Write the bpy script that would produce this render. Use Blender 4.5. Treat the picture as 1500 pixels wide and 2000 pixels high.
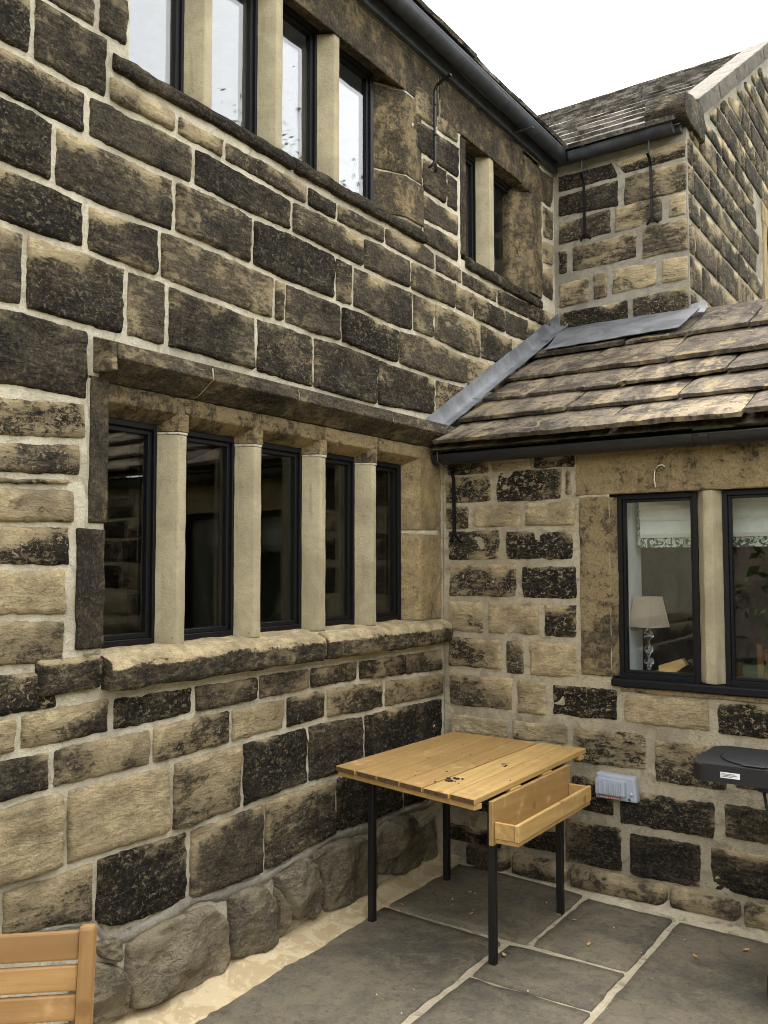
import bpy, bmesh, math, random
import numpy as np
from mathutils import Vector, Matrix, noise

for _o in list(bpy.data.objects):
    bpy.data.objects.remove(_o)
scene = bpy.context.scene
COL = scene.collection
rad = math.radians
random.seed(7)

# ------------------------------------------------------------------ camera
def camera_axes(yaw, pitch, roll):
    f = Vector((math.sin(yaw)*math.cos(pitch), math.cos(yaw)*math.cos(pitch), math.sin(pitch)))
    r = Vector((math.cos(yaw), -math.sin(yaw), 0)); u = r.cross(f)
    c, s = math.cos(roll), math.sin(roll)
    return c*r+s*u, -s*r+c*u, f
cam_data = bpy.data.cameras.new('camera')
cam = bpy.data.objects.new('camera', cam_data); COL.objects.link(cam)
_r, _u, _f = camera_axes(-.602673, .0575841, -.0012955)
cam.matrix_world = Matrix(((_r.x, _u.x, -_f.x, 0), (_r.y, _u.y, -_f.y, 0), (_r.z, _u.z, -_f.z, 1.7), (0, 0, 0, 1)))
cam_data.sensor_fit = 'VERTICAL'; cam_data.sensor_height = 24; cam_data.lens = 24*1717.755/2000
cam_data.clip_start = .05; cam_data.clip_end = 3000
scene.camera = cam

# ------------------------------------------------------------------ sky, sun, exposure
SUN_EL, SUN_AZ = rad(56), rad(-38)        # azimuth clockwise from +Y: the veiled sun stands behind the house
world = bpy.data.worlds.new('World'); scene.world = world; world.use_nodes = True
wn = world.node_tree; wn.nodes.clear()
_sky = wn.nodes.new('ShaderNodeTexSky'); _sky.sky_type = 'NISHITA'; _sky.sun_disc = False
_sky.sun_elevation = SUN_EL; _sky.sun_rotation = SUN_AZ; _sky.air_density = 1.0; _sky.dust_density = 4.0
_hs = wn.nodes.new('ShaderNodeHueSaturation'); _hs.inputs['Saturation'].default_value = .10   # overcast: nearly white
_bg = wn.nodes.new('ShaderNodeBackground'); _bg.inputs['Strength'].default_value = .15
_wo = wn.nodes.new('ShaderNodeOutputWorld')
wn.links.new(_sky.outputs[0], _hs.inputs['Color']); wn.links.new(_hs.outputs[0], _bg.inputs['Color']); wn.links.new(_bg.outputs[0], _wo.inputs[0])
_sd = bpy.data.lights.new('sun', 'SUN'); _sd.energy = 0.8; _sd.angle = rad(25); _sd.color = (1, .95, .86)
sun = bpy.data.objects.new('sun', _sd); COL.objects.link(sun)
_dir = Vector((math.sin(SUN_AZ)*math.cos(SUN_EL), math.cos(SUN_AZ)*math.cos(SUN_EL), math.sin(SUN_EL)))
sun.rotation_euler = _dir.to_track_quat('Z', 'Y').to_euler(); sun.location = (-6, 8, 14)
vs = scene.view_settings
vs.view_transform = 'Standard'; vs.look = 'None'; vs.gamma = 1; vs.use_curve_mapping = False; vs.exposure = 3.12
scene.render.engine = 'CYCLES'; scene.cycles.max_bounces = 8; scene.cycles.filter_width = 1.0; scene.cycles.transparent_max_bounces = 24

# ------------------------------------------------------------------ materials
class Mat:
    def __init__(s, name):
        s.m = bpy.data.materials.new(name); s.m.use_nodes = True
        s.t = s.m.node_tree; s.t.nodes.clear()
        s.out = s.t.nodes.new('ShaderNodeOutputMaterial')
    def n(s, typ, ins=None, **props):
        nd = s.t.nodes.new('ShaderNode'+typ)
        for k, v in props.items(): setattr(nd, k, v)
        for k, v in (ins or {}).items(): s.put(nd.inputs[k], v)
        return nd
    def put(s, sock, v):
        if hasattr(v, 'is_output'): s.t.links.new(v, sock)
        elif hasattr(v, 'outputs'): s.t.links.new(v.outputs[0], sock)
        else:
            if sock.type == 'RGBA' and len(v) == 3: v = (*v, 1)
            sock.default_value = v
    def math(s, op, a, b=0., c=0., clamp=False):
        nd = s.n('Math', operation=op, use_clamp=clamp)
        s.put(nd.inputs[0], a); s.put(nd.inputs[1], b); s.put(nd.inputs[2], c)
        return nd.outputs[0]
    def vmath(s, op, a, b):
        nd = s.n('VectorMath', operation=op); s.put(nd.inputs[0], a); s.put(nd.inputs[1], b); return nd.outputs[0]
    def mix(s, f, a, b):
        nd = s.n('Mix', data_type='RGBA'); s.put(nd.inputs[0], f); s.put(nd.inputs[6], a); s.put(nd.inputs[7], b); return nd.outputs[2]
    def noise(s, vec, scale, detail=4., rough=.6, dist=0.):
        return s.n('TexNoise', {'Vector': vec, 'Scale': scale, 'Detail': detail, 'Roughness': rough, 'Distortion': dist}).outputs[0]
    def rng(s, v, a, b, c=0., d=1., smooth=True):
        nd = s.n('MapRange', {'Value': v, 'From Min': a, 'From Max': b, 'To Min': c, 'To Max': d}); nd.interpolation_type = 'SMOOTHSTEP' if smooth else 'LINEAR'
        return nd.outputs[0]
    def seedvec(s, k=(1, 1, 1)):
        tc = s.n('TexCoord'); oi = s.n('ObjectInfo')
        r = s.math('MULTIPLY', oi.outputs['Random'], 61.)
        cv = s.n('CombineXYZ', {0: r, 1: s.math('MULTIPLY', r, 1.7), 2: s.math('MULTIPLY', r, -.9)})
        return s.vmath('ADD', s.vmath('MULTIPLY', tc.outputs['Object'], k), cv), oi
    def finish(s, col, rough=.8, height=None, strength=.5, dist=.01, spec=.3, **kw):
        b = s.n('BsdfPrincipled'); s.put(b.inputs['Base Color'], col); s.put(b.inputs['Roughness'], rough)
        b.inputs['Specular IOR Level'].default_value = spec
        for k, v in kw.items(): s.put(b.inputs[k], v)
        if height is not None:
            bp = s.n('Bump', {'Strength': strength, 'Distance': dist, 'Height': height}); s.t.links.new(bp.outputs[0], b.inputs['Normal'])
        s.t.links.new(b.outputs[0], s.out.inputs[0]); return s.m

def mat_stone(name, buff=(.54, .43, .25), brown=(.128, .102, .066), dark=(.011, .0105, .010), k=(1, 1, 1.3), grey=(.066, .055, .039)):
    """sandstone; object colour: soot cover, tint, how crisp the soot crust flakes; 1 - alpha: rain-washed upper faces;
    point attribute 'shift': thicker or thinner crust across the block, thin along worn edges"""
    s = Mat(name); v, oi = s.seedvec(k)
    sep = s.n('SeparateColor', {0: oi.outputs['Color']})
    soot, tint, crisp = sep.outputs[0], sep.outputs[1], sep.outputs[2]
    nz = s.n('SeparateXYZ', {0: s.n('NewGeometry').outputs['Normal']}).outputs[2]
    n1 = s.noise(v, 4.6, 3, .55, .5); n2 = s.noise(v, 22, 8, .74, .6); n3 = s.noise(v, 11, 6, .68, .3); n4 = s.noise(v, 80, 5, .75); n5 = s.noise(v, 46, 6, .7, .6)
    n6 = s.noise(s.vmath('MULTIPLY', v, (1., 1., 3.2)), 13, 6, .66, .5)      # along the bed: tooling and lamination
    wash = s.math('MULTIPLY', s.rng(s.math('ADD', nz, s.math('MULTIPLY', s.math('SUBTRACT', n3, .5), 1.3)), .12, .62), s.math('SUBTRACT', 1., oi.outputs['Alpha']))
    shift = s.n('Attribute', attribute_name='shift').outputs['Fac']
    soot = s.math('ADD', s.math('SUBTRACT', soot, wash), shift, clamp=True)
    base = s.mix(s.rng(n3, .36, .66), tuple(c*.78 for c in buff), tuple(min(.75, c*1.28) for c in buff))
    base = s.mix(s.rng(s.math('ADD', n1, s.math('MULTIPLY', tint, .3)), .55, .95, 0., .8), base, tuple(c*1.3 for c in brown))
    base = s.mix(s.math('MULTIPLY', s.rng(n4, .50, .66), .55), base, tuple(c*.42 for c in buff))
    base = s.mix(s.math('MULTIPLY', s.rng(n6, .50, .66), .45), base, tuple(c*.45 for c in buff))
    # soot: a soft stain plus a broken crust
    mA = s.math('ADD', s.math('MULTIPLY', n1, .30), s.math('ADD', s.math('MULTIPLY', n2, .34), s.math('ADD', s.math('MULTIPLY', n5, .16), s.math('MULTIPLY', n6, .20))))
    mB = s.math('ADD', s.math('MULTIPLY', n1, .20), s.math('ADD', s.math('MULTIPLY', n2, .30), s.math('ADD', s.math('MULTIPLY', n5, .28), s.math('MULTIPLY', n6, .22))))
    mix = s.math('ADD', s.math('MULTIPLY', mB, crisp), s.math('MULTIPLY', mA, s.math('SUBTRACT', 1., crisp)))
    mix = s.math('MULTIPLY_ADD', mix, 1.75, -.375)
    thr = s.math('ADD', s.rng(soot, 0., 1., .690, .375, False), s.math('MULTIPLY', crisp, .012))
    w = s.rng(crisp, 0., 1., .060, .022, False)
    d = s.math('SUBTRACT', mix, thr)
    m = s.rng(d, s.math('MULTIPLY', w, -1.), w)
    stain = s.math('MULTIPLY', s.rng(s.math('ADD', s.math('MULTIPLY', n3, .8), s.math('MULTIPLY', soot, .5)), .46, .88), .88)
    c = s.mix(stain, base, brown)
    # the crust itself runs from black to brown grey, thin where it fades out
    gm = s.math('ADD', s.rng(d, .0, .22, .70, -.40), s.math('SUBTRACT', s.math('MULTIPLY', tint, 1.1), s.math('MULTIPLY', crisp, .75)), clamp=True)
    nf = s.math('ADD', s.math('MULTIPLY', n4, .45), s.math('ADD', s.math('MULTIPLY', n5, .30), s.math('MULTIPLY', n2, .25)))   # gritty grain
    dk = s.mix(gm, dark, grey)
    dk = s.mix(s.rng(nf, .46, .60), dk, s.mix(gm, grey, tuple(x*2.5 for x in grey)))
    dk = s.mix(s.math('MULTIPLY', s.rng(nf, .48, .38), .85), dk, dark)
    fl = s.math('MULTIPLY', s.math('MULTIPLY', s.rng(n5, .545, .60), s.rng(n3, .38, .52)), s.rng(crisp, .35, .75, .15, .9, False))
    dk = s.mix(fl, dk, tuple(x*.75 for x in buff))
    c = s.mix(s.math('MULTIPLY', m, .96), c, dk)
    h = s.math('ADD', s.math('MULTIPLY', n2, 1.1), s.math('ADD', s.math('MULTIPLY', n5, .6), s.math('ADD', s.math('MULTIPLY', n4, .4), s.math('ADD', s.math('MULTIPLY', n6, .7), s.math('MULTIPLY', m, .22)))))
    return s.finish(c, .95, h, 1., .026, .08)

def mat_mortar(name, a, b, stain):
    s = Mat(name); tc = s.n('TexCoord'); v = tc.outputs['Object']
    n1 = s.noise(v, 2.6, 5, .62, .5); n2 = s.noise(v, 30, 7, .72, .4); n3 = s.noise(v, 130, 4, .7); n5 = s.noise(v, 9, 6, .7, .8)
    c = s.mix(s.rng(n2, .32, .68), a, b)
    c = s.mix(s.math('MULTIPLY', s.rng(n1, .47, .64), .6), c, stain)
    c = s.mix(s.math('MULTIPLY', s.rng(n5, .54, .64), .7), c, stain)
    c = s.mix(s.math('MULTIPLY', s.rng(n2, .57, .68), .55), c, tuple(x*.7 for x in stain))
    c = s.mix(s.math('MULTIPLY', s.rng(n3, .56, .68), .5), c, stain)
    h = s.math('ADD', n2, s.math('ADD', s.math('MULTIPLY', n3, .5), s.math('MULTIPLY', n5, .6)))
    return s.finish(c, .94, h, .9, .016, .12)

def mat_plain(name, col, rough=.5, var=.15, scale=20., bump=0., spec=.4, metal=0., k=(1, 1, 1)):
    s = Mat(name); v, oi = s.seedvec(k)
    n = s.noise(v, scale, 5, .65)
    c = s.mix(s.rng(n, .3, .7), tuple(x*(1-var) for x in col), tuple(min(1, x*(1+var)) for x in col))
    return s.finish(c, rough, n if bump else None, bump, .004, spec, Metallic=metal)

def mat_wood(name, a, b, knot, axis, ring=22., rough=.55):
    s = Mat(name); k = [11., 11., 11.]; k[axis] = .8
    v, oi = s.seedvec(tuple(k))
    n1 = s.noise(v, 1.6, 5, .6, 1.2)
    wv = s.n('TexWave', {'Vector': v, 'Scale': 1.1, 'Distortion': 3.5, 'Detail': 3., 'Detail Scale': 1.5}); wv.wave_type = 'BANDS'; wv.bands_direction = 'DIAGONAL'
    n2 = s.noise(v, 14, 4, .7)
    g = s.math('ADD', s.math('MULTIPLY', wv.outputs['Fac'], .45), s.math('MULTIPLY', n1, .6))
    c = s.mix(s.rng(g, .2, .95, .1, .8), a, b)
    c = s.mix(s.math('MULTIPLY', s.rng(n2, .5, .8), .5), c, knot)
    c = s.mix(s.math('MULTIPLY', oi.outputs['Random'], .6), c, knot)
    v2, _ = s.seedvec((1, 1, 1)); vo = s.n('TexVoronoi', {'Vector': v2, 'Scale': 5.}); kn = s.rng(vo.outputs[0], .13, .05)
    c = s.mix(s.math('MULTIPLY', kn, .8), c, knot)
    n3 = s.noise(v2, 9, 5, .7)
    c = s.mix(s.math('MULTIPLY', s.rng(n3, .55, .72), .4), c, tuple(min(1, x*1.35+.06) for x in a))
    n6 = s.noise(v2, 3.1, 4, .6); c = s.mix(s.math('MULTIPLY', s.rng(n6, .45, .68), .4), c, tuple(x*.6 for x in b))
    return s.finish(c, rough, s.math('ADD', g, s.math('MULTIPLY', n2, .5)), .25, .003, .35)

def mat_slate(name, g=1., grey=0.):
    s = Mat(name); v, oi = s.seedvec((1, 1, 1)); vs_, _ = s.seedvec((3.4, .8, .8))
    r = oi.outputs['Random']; T = lambda c: tuple(g*(x*(1-grey)+grey*(.33*sum(c))) for x in c)
    n1 = s.noise(vs_, 1.9, 7, .66, 1.2); n2 = s.noise(v, 18, 9, .76, .5); n3 = s.noise(v, 2.8, 6, .66, .8); n4 = s.noise(v, 75, 5, .75)
    c = s.mix(s.rng(n1, .40, .60), T((.33, .26, .165)), T((.115, .092, .068)))
    c = s.mix(s.rng(r, .3, .95, .0, .65, False), c, T((.140, .118, .086)))
    c = s.mix(s.rng(s.math('FRACT', s.math('MULTIPLY', r, 7.3)), .5, 1., .0, .45, False), c, T((.105, .076, .056)))
    c = s.mix(s.math('MULTIPLY', s.rng(n3, .47, .60), .85), c, T((.058, .046, .034)))
    c = s.mix(s.math('MULTIPLY', s.rng(n2, .53, .62), .85), c, T((.026, .022, .018)))
    c = s.mix(s.math('MULTIPLY', s.rng(n2, .43, .36), .55), c, T((.40, .33, .21)))
    c = s.mix(s.math('MULTIPLY', s.rng(n4, .52, .66), .5), c, T((.05, .042, .032)))
    n7 = s.noise(v, 7, 6, .7, .9); c = s.mix(s.math('MULTIPLY', s.rng(n7, .56, .64), .6), c, T((.40, .30, .13)))
    return s.finish(c, 1., s.math('ADD', n2, s.math('ADD', n1, s.math('MULTIPLY', n4, .4))), .9, .020, .0 if grey else .2)

def mat_flag(name):
    s = Mat(name); v, oi = s.seedvec((1, 1, 1))
    n1 = s.noise(v, 2.2, 6, .62, .6); n2 = s.noise(v, 11, 9, .74, .6); n3 = s.noise(v, 70, 5, .75); n4 = s.noise(v, 30, 6, .7)
    c = s.mix(s.rng(n1, .36, .64), (.098, .087, .064), (.205, .172, .115))
    c = s.mix(s.math('MULTIPLY', oi.outputs['Random'], .45), c, (.128, .114, .086))
    c = s.mix(s.rng(n2, .44, .66, 0, .75), c, (.215, .178, .115))
    c = s.mix(s.math('MULTIPLY', s.rng(n4, .50, .38), .38), c, (.055, .050, .040))
    c = s.mix(s.math('MULTIPLY', s.rng(n3, .55, .68), .4), c, (.22, .19, .13))
    c = s.mix(s.math('MULTIPLY', s.rng(n3, .46, .36), .4), c, (.045, .041, .033))
    return s.finish(c, s.rng(n2, .3, .7, .6, .85), s.math('ADD', n2, s.math('ADD', s.math('MULTIPLY', n4, .5), s.math('MULTIPLY', n3, .3))), .8, .014, .25)

def mat_glass(name, f0, tint=(.96, .98, .97)):
    s = Mat(name)
    lw = s.n('LayerWeight', {'Blend': .5})
    p = s.math('POWER', lw.outputs['Facing'], 5.)
    f = s.math('ADD', s.math('MULTIPLY', p, 1-f0), f0)
    tr = s.n('BsdfTransparent', {'Color': tint}); gl = s.n('BsdfGlossy', {'Roughness': .004, 'Color': (1, 1, 1)})
    tc = s.n('TexCoord'); nz = s.noise(tc.outputs['Object'], 2.2, 2, .5)
    bp = s.n('Bump', {'Strength': .035, 'Distance': .02, 'Height': nz}); s.t.links.new(bp.outputs[0], gl.inputs['Normal'])
    mx = s.n('MixShader', {0: f, 1: tr, 2: gl}); s.t.links.new(mx.outputs[0], s.out.inputs[0])
    return s.m

M = {}
M['stone'] = mat_stone('weathered_sandstone')
M['boulder'] = mat_stone('grey_boulder', buff=(.34, .285, .185), brown=(.22, .185, .125), dark=(.065, .058, .046), k=(1, 1, 1), grey=(.15, .128, .090))
M['dressed'] = mat_stone('dressed_sandstone', buff=(.43, .325, .17), brown=(.13, .10, .062), dark=(.022, .020, .017), k=(1.4, 1.4, .9))
M['coping'] = mat_stone('grey_coping_stone', buff=(.17, .15, .12), brown=(.11, .098, .08), dark=(.035, .033, .03), k=(1, 1, 1), grey=(.08, .075, .065))
M['mortar_a'] = mat_mortar('cream_lime_mortar', (.52, .47, .345), (.66, .60, .455), (.33, .29, .21))
M['mortar_b'] = mat_mortar('grey_brown_mortar', (.36, .31, .21), (.47, .41, .29), (.22, .185, .125))
M['mortar_c'] = mat_mortar('grey_mortar', (.27, .245, .19), (.36, .33, .26), (.17, .15, .12))
M['mortar_floor'] = mat_mortar('sandy_floor_mortar', (.50, .43, .29), (.64, .56, .40), (.24, .20, .14))
def mat_fillet():
    s = Mat('cream_mortar_fillet'); v = s.n('TexCoord').outputs['Object']
    n1 = s.noise(v, 7, 5, .6, .9); n2 = s.noise(v, 40, 6, .7); n3 = s.noise(v, 18, 6, .7, 1.)
    c = s.mix(s.rng(n1, .46, .53), (.55, .44, .265), (.45, .345, .195))
    c = s.mix(s.math('MULTIPLY', s.rng(n3, .56, .60), .6), c, (.62, .53, .36))
    c = s.mix(s.math('MULTIPLY', s.rng(n2, .58, .68), .5), c, (.40, .30, .17))
    return s.finish(c, .9, s.math('ADD', s.math('MULTIPLY', n2, .3), n1), .35, .010, .15)
M['fillet'] = mat_fillet()
def mat_mullion():
    s = Mat('buff_rubbed_stone'); v, oi = s.seedvec((1, 1, 1)); vz, _ = s.seedvec((7, 7, .9))
    n1 = s.noise(v, 4, 6, .66, .4); n2 = s.noise(v, 40, 6, .72); n3 = s.noise(vz, 3, 5, .65); n4 = s.noise(v, 120, 3, .6)
    c = s.mix(s.rng(n1, .34, .66), (.275, .235, .150), (.385, .332, .215))
    c = s.mix(s.math('MULTIPLY', s.rng(n3, .52, .68), .45), c, (.19, .155, .09))
    c = s.mix(s.math('MULTIPLY', s.rng(n2, .60, .70), .6), c, (.13, .105, .065))
    c = s.mix(s.math('MULTIPLY', s.rng(n2, .36, .28), .6), c, (.52, .46, .32))
    c = s.mix(s.math('MULTIPLY', s.rng(n4, .55, .7), .3), c, (.20, .165, .10))
    return s.finish(c, .88, s.math('ADD', n2, s.math('MULTIPLY', n4, .4)), .5, .010, .15)
M['mullion'] = mat_mullion()
M['black'] = mat_plain('black_painted_metal', (.005, .005, .0055), .5, .25, 30, 0, .2)
M['gutter'] = mat_plain('black_gutter_paint', (.012, .012, .013), .38, .3, 14, .1, .5)
M['gutter_grey'] = mat_plain('flare_grey_gutter_paint', (.040, .043, .050), .5, .3, 10, .1, .3)  # grey-black paint, lightened and tinted blue to carry the lens flare
M['glass'] = mat_glass('window_glass', .045)
M['glass_up'] = mat_glass('coated_window_glass', .09)
M['slate'] = mat_slate('stone_slate', .80); M['slate_far'] = mat_slate('grey_stone_slate', 1.0, .6)
M['flag'] = mat_flag('flagstone')
def mat_lead():
    s = Mat('lead_sheet'); v, oi = s.seedvec(); n = s.noise(v, 5, 6, .65, .5); n2 = s.noise(v, 40, 4, .6)
    c = s.mix(s.rng(n, .35, .65), (.075, .078, .082), (.155, .159, .164)); c = s.mix(s.math('MULTIPLY', s.rng(n2, .6, .75), .4), c, (.32, .33, .34))
    return s.finish(c, .5, n, .3, .012, .5)
M['lead'] = mat_lead()
M['pine'] = mat_wood('planed_pine', (.52, .345, .125), (.41, .25, .08), (.23, .12, .04), 1, rough=.68)
M['endgrain'] = mat_plain('pine_end_grain', (.085, .05, .022), .8, .4, 60, .2)
M['teak'] = mat_wood('oiled_hardwood', (.42, .25, .095), (.31, .17, .058), (.17, .085, .028), 0, rough=.45)
M['teak_v'] = mat_wood('oiled_hardwood_upright', (.42, .25, .095), (.31, .17, .058), (.17, .085, .028), 2, rough=.45)
M['powder'] = mat_plain('black_powder_coat', (.008, .008, .008), .45, .2, 40)
M['plastic_grey'] = mat_plain('pale_grey_plastic', (.33, .357, .40), .42, .05, 6)
M['plastic_black'] = mat_plain('black_plastic', (.010, .010, .011), .55, .1, 60, .15)
M['rubber'] = mat_plain('black_rubber', (.012, .012, .012), .7, .2, 30)
M['white_label'] = mat_plain('white_label', (.7, .7, .68), .5, .03)
M['red_label'] = mat_plain('red_sticker', (.50, .16, .13), .5, .1)
M['ink'] = mat_plain('grey_print', (.12, .12, .12), .6, .1)
M['paint_white'] = mat_plain('white_interior_paint', (.72, .73, .72), .7, .04)
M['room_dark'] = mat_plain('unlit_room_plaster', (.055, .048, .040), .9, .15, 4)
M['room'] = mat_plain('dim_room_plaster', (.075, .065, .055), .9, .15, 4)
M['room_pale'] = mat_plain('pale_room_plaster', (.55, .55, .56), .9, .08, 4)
M['board'] = mat_wood('dark_sill_board', (.17, .085, .035), (.10, .05, .02), (.05, .025, .01), 0)
M['oak'] = mat_wood('oak_block', (.55, .34, .15), (.44, .26, .10), (.3, .16, .06), 0)
M['furniture'] = mat_wood('reddish_furniture', (.30, .13, .05), (.22, .09, .03), (.1, .04, .015), 2)
M['shade'] = mat_plain('taupe_linen', (.34, .265, .205), .85, .06, 90, .2)
M['blind'] = mat_plain('pale_blind_cloth', (.56, .56, .52), .85, .05, 40)
M['leaf'] = mat_plain('dry_leaf', (.46, .27, .11), .8, .3, 50)
M['leaf_y'] = mat_plain('yellow_leaf', (.55, .48, .12), .7, .2, 50)
M['soil'] = mat_plain('dark_soil', (.035, .025, .018), .95, .3, 80)
M['grit'] = mat_plain('pale_mortar_crumb', (.6, .56, .46), .9, .2, 80)
M['ground'] = mat_plain('grass_ground', (.055, .075, .025), .9, .35, 3, .3)
M['root'] = mat_plain('dry_root', (.66, .60, .46), .85, .1, 80)
def mat_leaf_print():
    s = Mat('leaf_print_cloth'); v, oi = s.seedvec((1, 1, 1))
    vo = s.n('TexVoronoi', {'Vector': s.vmath('MULTIPLY', v, (1, 1, .55)), 'Scale': 34.}); vo.feature = 'SMOOTH_F1'
    n = s.noise(v, 26, 3, .6, 2.2)
    c = s.mix(s.rng(n, .47, .53), (.035, .06, .05), (.42, .44, .36)); c = s.mix(s.rng(vo.outputs[0], .30, .12), c, (.20, .24, .12))
    return s.finish(c, .85)
M['leaf_print'] = mat_leaf_print()
def mat_crystal():
    s = Mat('clear_crystal'); b = s.n('BsdfPrincipled', {'Roughness': .02, 'IOR': 1.5, 'Transmission Weight': 1., 'Base Color': (.97, .97, .97)}); s.t.links.new(b.outputs[0], s.out.inputs[0]); return s.m
M['crystal'] = mat_crystal()
def mat_foliage():
    s = Mat('tree_leaf'); v, oi = s.seedvec(); n = s.noise(v, 1.2, 3, .6)
    c = s.mix(s.rng(n, .35, .65), (.030, .055, .014), (.075, .105, .03)); return s.finish(c, .6)
M['foliage'] = mat_foliage(); M['bark'] = mat_plain('bark', (.09, .07, .05), .9, .3, 12, .4)

# ------------------------------------------------------------------ object helpers
WL = {}
def link(o, parent, loc):
    COL.objects.link(o); loc = Vector(loc); WL[o.name] = loc
    if parent is not None:
        o.parent = parent; o.location = loc - WL[parent.name]
    else: o.location = loc
    return o
def thing(name, label, cat, loc=(0, 0, 0), group=None):
    o = bpy.data.objects.new(name, None); o.empty_display_size = .1
    link(o, None, loc); o['label'] = label; o['category'] = cat
    if group: o['group'] = group
    return o
def part(name, parent, loc=(0, 0, 0)):
    o = bpy.data.objects.new(name, None); o.empty_display_size = .1; return link(o, parent, loc)
def tag(o, label, cat, group=None):
    o['label'] = label; o['category'] = cat
    if group: o['group'] = group
    return o
def mesh(name, verts, faces, mat, parent=None, smooth=False, origin=None, col=None):
    v = np.asarray(verts, float)
    if origin is None: origin = (v.min(0)+v.max(0))/2
    me = bpy.data.meshes.new(name); me.from_pydata((v-np.asarray(origin)).tolist(), [], faces)
    if isinstance(mat, str): mat = M[mat]
    me.materials.append(mat); me.validate(); me.update()
    if smooth: me.polygons.foreach_set('use_smooth', [True]*len(me.polygons))
    o = bpy.data.objects.new(name, me); link(o, parent, origin)
    if col is not None: o.color = col
    return o
def bm_obj(name, bm, mat, parent=None, smooth=False, col=None):
    bmesh.ops.recalc_face_normals(bm, faces=bm.faces[:])
    bm.verts.index_update()
    vs_ = [v.co[:] for v in bm.verts]; fs = [[v.index for v in f.verts] for f in bm.faces]; bm.free()
    return mesh(name, vs_, fs, mat, parent, smooth, col=col)
def add_box(bm, lo, hi):
    c = [Vector((x, y, z)) for x in (lo[0], hi[0]) for y in (lo[1], hi[1]) for z in (lo[2], hi[2])]
    vv = [bm.verts.new(p) for p in c]
    for f in ((0, 1, 3, 2), (4, 6, 7, 5), (0, 4, 5, 1), (2, 3, 7, 6), (0, 2, 6, 4), (1, 5, 7, 3)): bm.faces.new([vv[i] for i in f])
    return vv
def bevel_all(bm, w, seg=1):
    if w > 0: bmesh.ops.bevel(bm, geom=bm.edges[:], offset=w, segments=seg, affect='EDGES', profile=.6)
def box(name, lo, hi, mat, parent=None, bevel=.003, col=None, rot=None):
    bm = bmesh.new(); add_box(bm, lo, hi); bevel_all(bm, bevel)
    if rot: bmesh.ops.rotate(bm, verts=bm.verts[:], cent=Vector(rot[0]), matrix=rot[1])
    return bm_obj(name, bm, mat, parent, col=col)
def worn(bm, cell=.05, amp=.004, scale=9., rounds=5):
    for _ in range(rounds):
        es = [e for e in bm.edges if e.calc_length() > cell]
        if not es: break
        bmesh.ops.subdivide_edges(bm, edges=es, cuts=1, use_grid_fill=True)
    bmesh.ops.triangulate(bm, faces=[f for f in bm.faces if len(f.verts) > 4])
    bm.normal_update()
    sd = Vector((random.uniform(-50, 50), random.uniform(-50, 50), random.uniform(-50, 50)))
    mv = []
    for v in bm.verts:
        p = v.co*scale+sd
        mv.append((v, v.normal*(noise.noise(p)+.5*noise.noise(p*3.1))*amp))
    for v, d in mv: v.co += d
def prism(name, prof, fn, t0, t1, mat, parent, bevel=.006, cell=.05, amp=.004, col=None, smooth=True, scale=9.):
    """closed profile [(a,b)], swept from t0 to t1; fn(a,b,t) -> world point; edges worn"""
    bm = bmesh.new()
    r0 = [bm.verts.new(fn(a, b, t0)) for a, b in prof]; r1 = [bm.verts.new(fn(a, b, t1)) for a, b in prof]
    n = len(prof)
    for i in range(n): bm.faces.new((r0[i], r0[(i+1) % n], r1[(i+1) % n], r1[i]))
    bm.faces.new(r0[::-1]); bm.faces.new(r1)
    bevel_all(bm, bevel, 2)
    if amp > 0: worn(bm, cell, amp, scale)
    o = bm_obj(name, bm, mat, parent, smooth, col)
    return o
def tube(name, pts, r, mat, parent, n=10, flat=None, smooth=True):
    bm = bmesh.new(); pts = [Vector(p) for p in pts]; rings = []
    for i, p in enumerate(pts):
        d = (pts[min(i+1, len(pts)-1)]-pts[max(i-1, 0)]).normalized()
        a = d.cross(Vector((0, 0, 1)) if abs(d.z) < .9 else Vector((1, 0, 0))).normalized(); b = d.cross(a)
        rr = r[i] if isinstance(r, (list, tuple)) else r
        k = flat or 1.
        rings.append([bm.verts.new(p+(a*math.cos(2*math.pi*j/n)*rr+b*math.sin(2*math.pi*j/n)*rr*k)) for j in range(n)])
    for q0, q1 in zip(rings, rings[1:]):
        for j in range(n): bm.faces.new((q0[j], q0[(j+1) % n], q1[(j+1) % n], q1[j]))
    bm.faces.new(rings[0][::-1]); bm.faces.new(rings[-1])
    return bm_obj(name, bm, mat, parent, smooth)
def lathe(name, prof, c, mat, parent, n=20, axis='Z', smooth=True):
    bm = bmesh.new(); rings = []
    for r, h in prof:
        ring = []
        for j in range(n):
            a = 2*math.pi*j/n
            p = (r*math.cos(a), r*math.sin(a), h) if axis == 'Z' else ((h, r*math.cos(a), r*math.sin(a)) if axis == 'X' else (r*math.cos(a), h, r*math.sin(a)))
            ring.append(bm.verts.new(Vector(c)+Vector(p)))
        rings.append(ring)
    for q0, q1 in zip(rings, rings[1:]):
        for j in range(n): bm.faces.new((q0[j], q0[(j+1) % n], q1[(j+1) % n], q1[j]))
    bm.faces.new(rings[0][::-1]); bm.faces.new(rings[-1])
    return bm_obj(name, bm, mat, parent, smooth)

# wall frames: (u along, v up, h out of the wall) -> world
XA, YB, YC, XD = -2.667, 4.489, 6.178, -1.664
WALL_A = lambda u, v, h=0.: (XA+h, u, v)
WALL_B = lambda u, v, h=0.: (u, YB-h, v)
WALL_C = lambda u, v, h=0.: (u, YC-h, v)
WALL_D = lambda u, v, h=0.: (XD+h, u, v)

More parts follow.
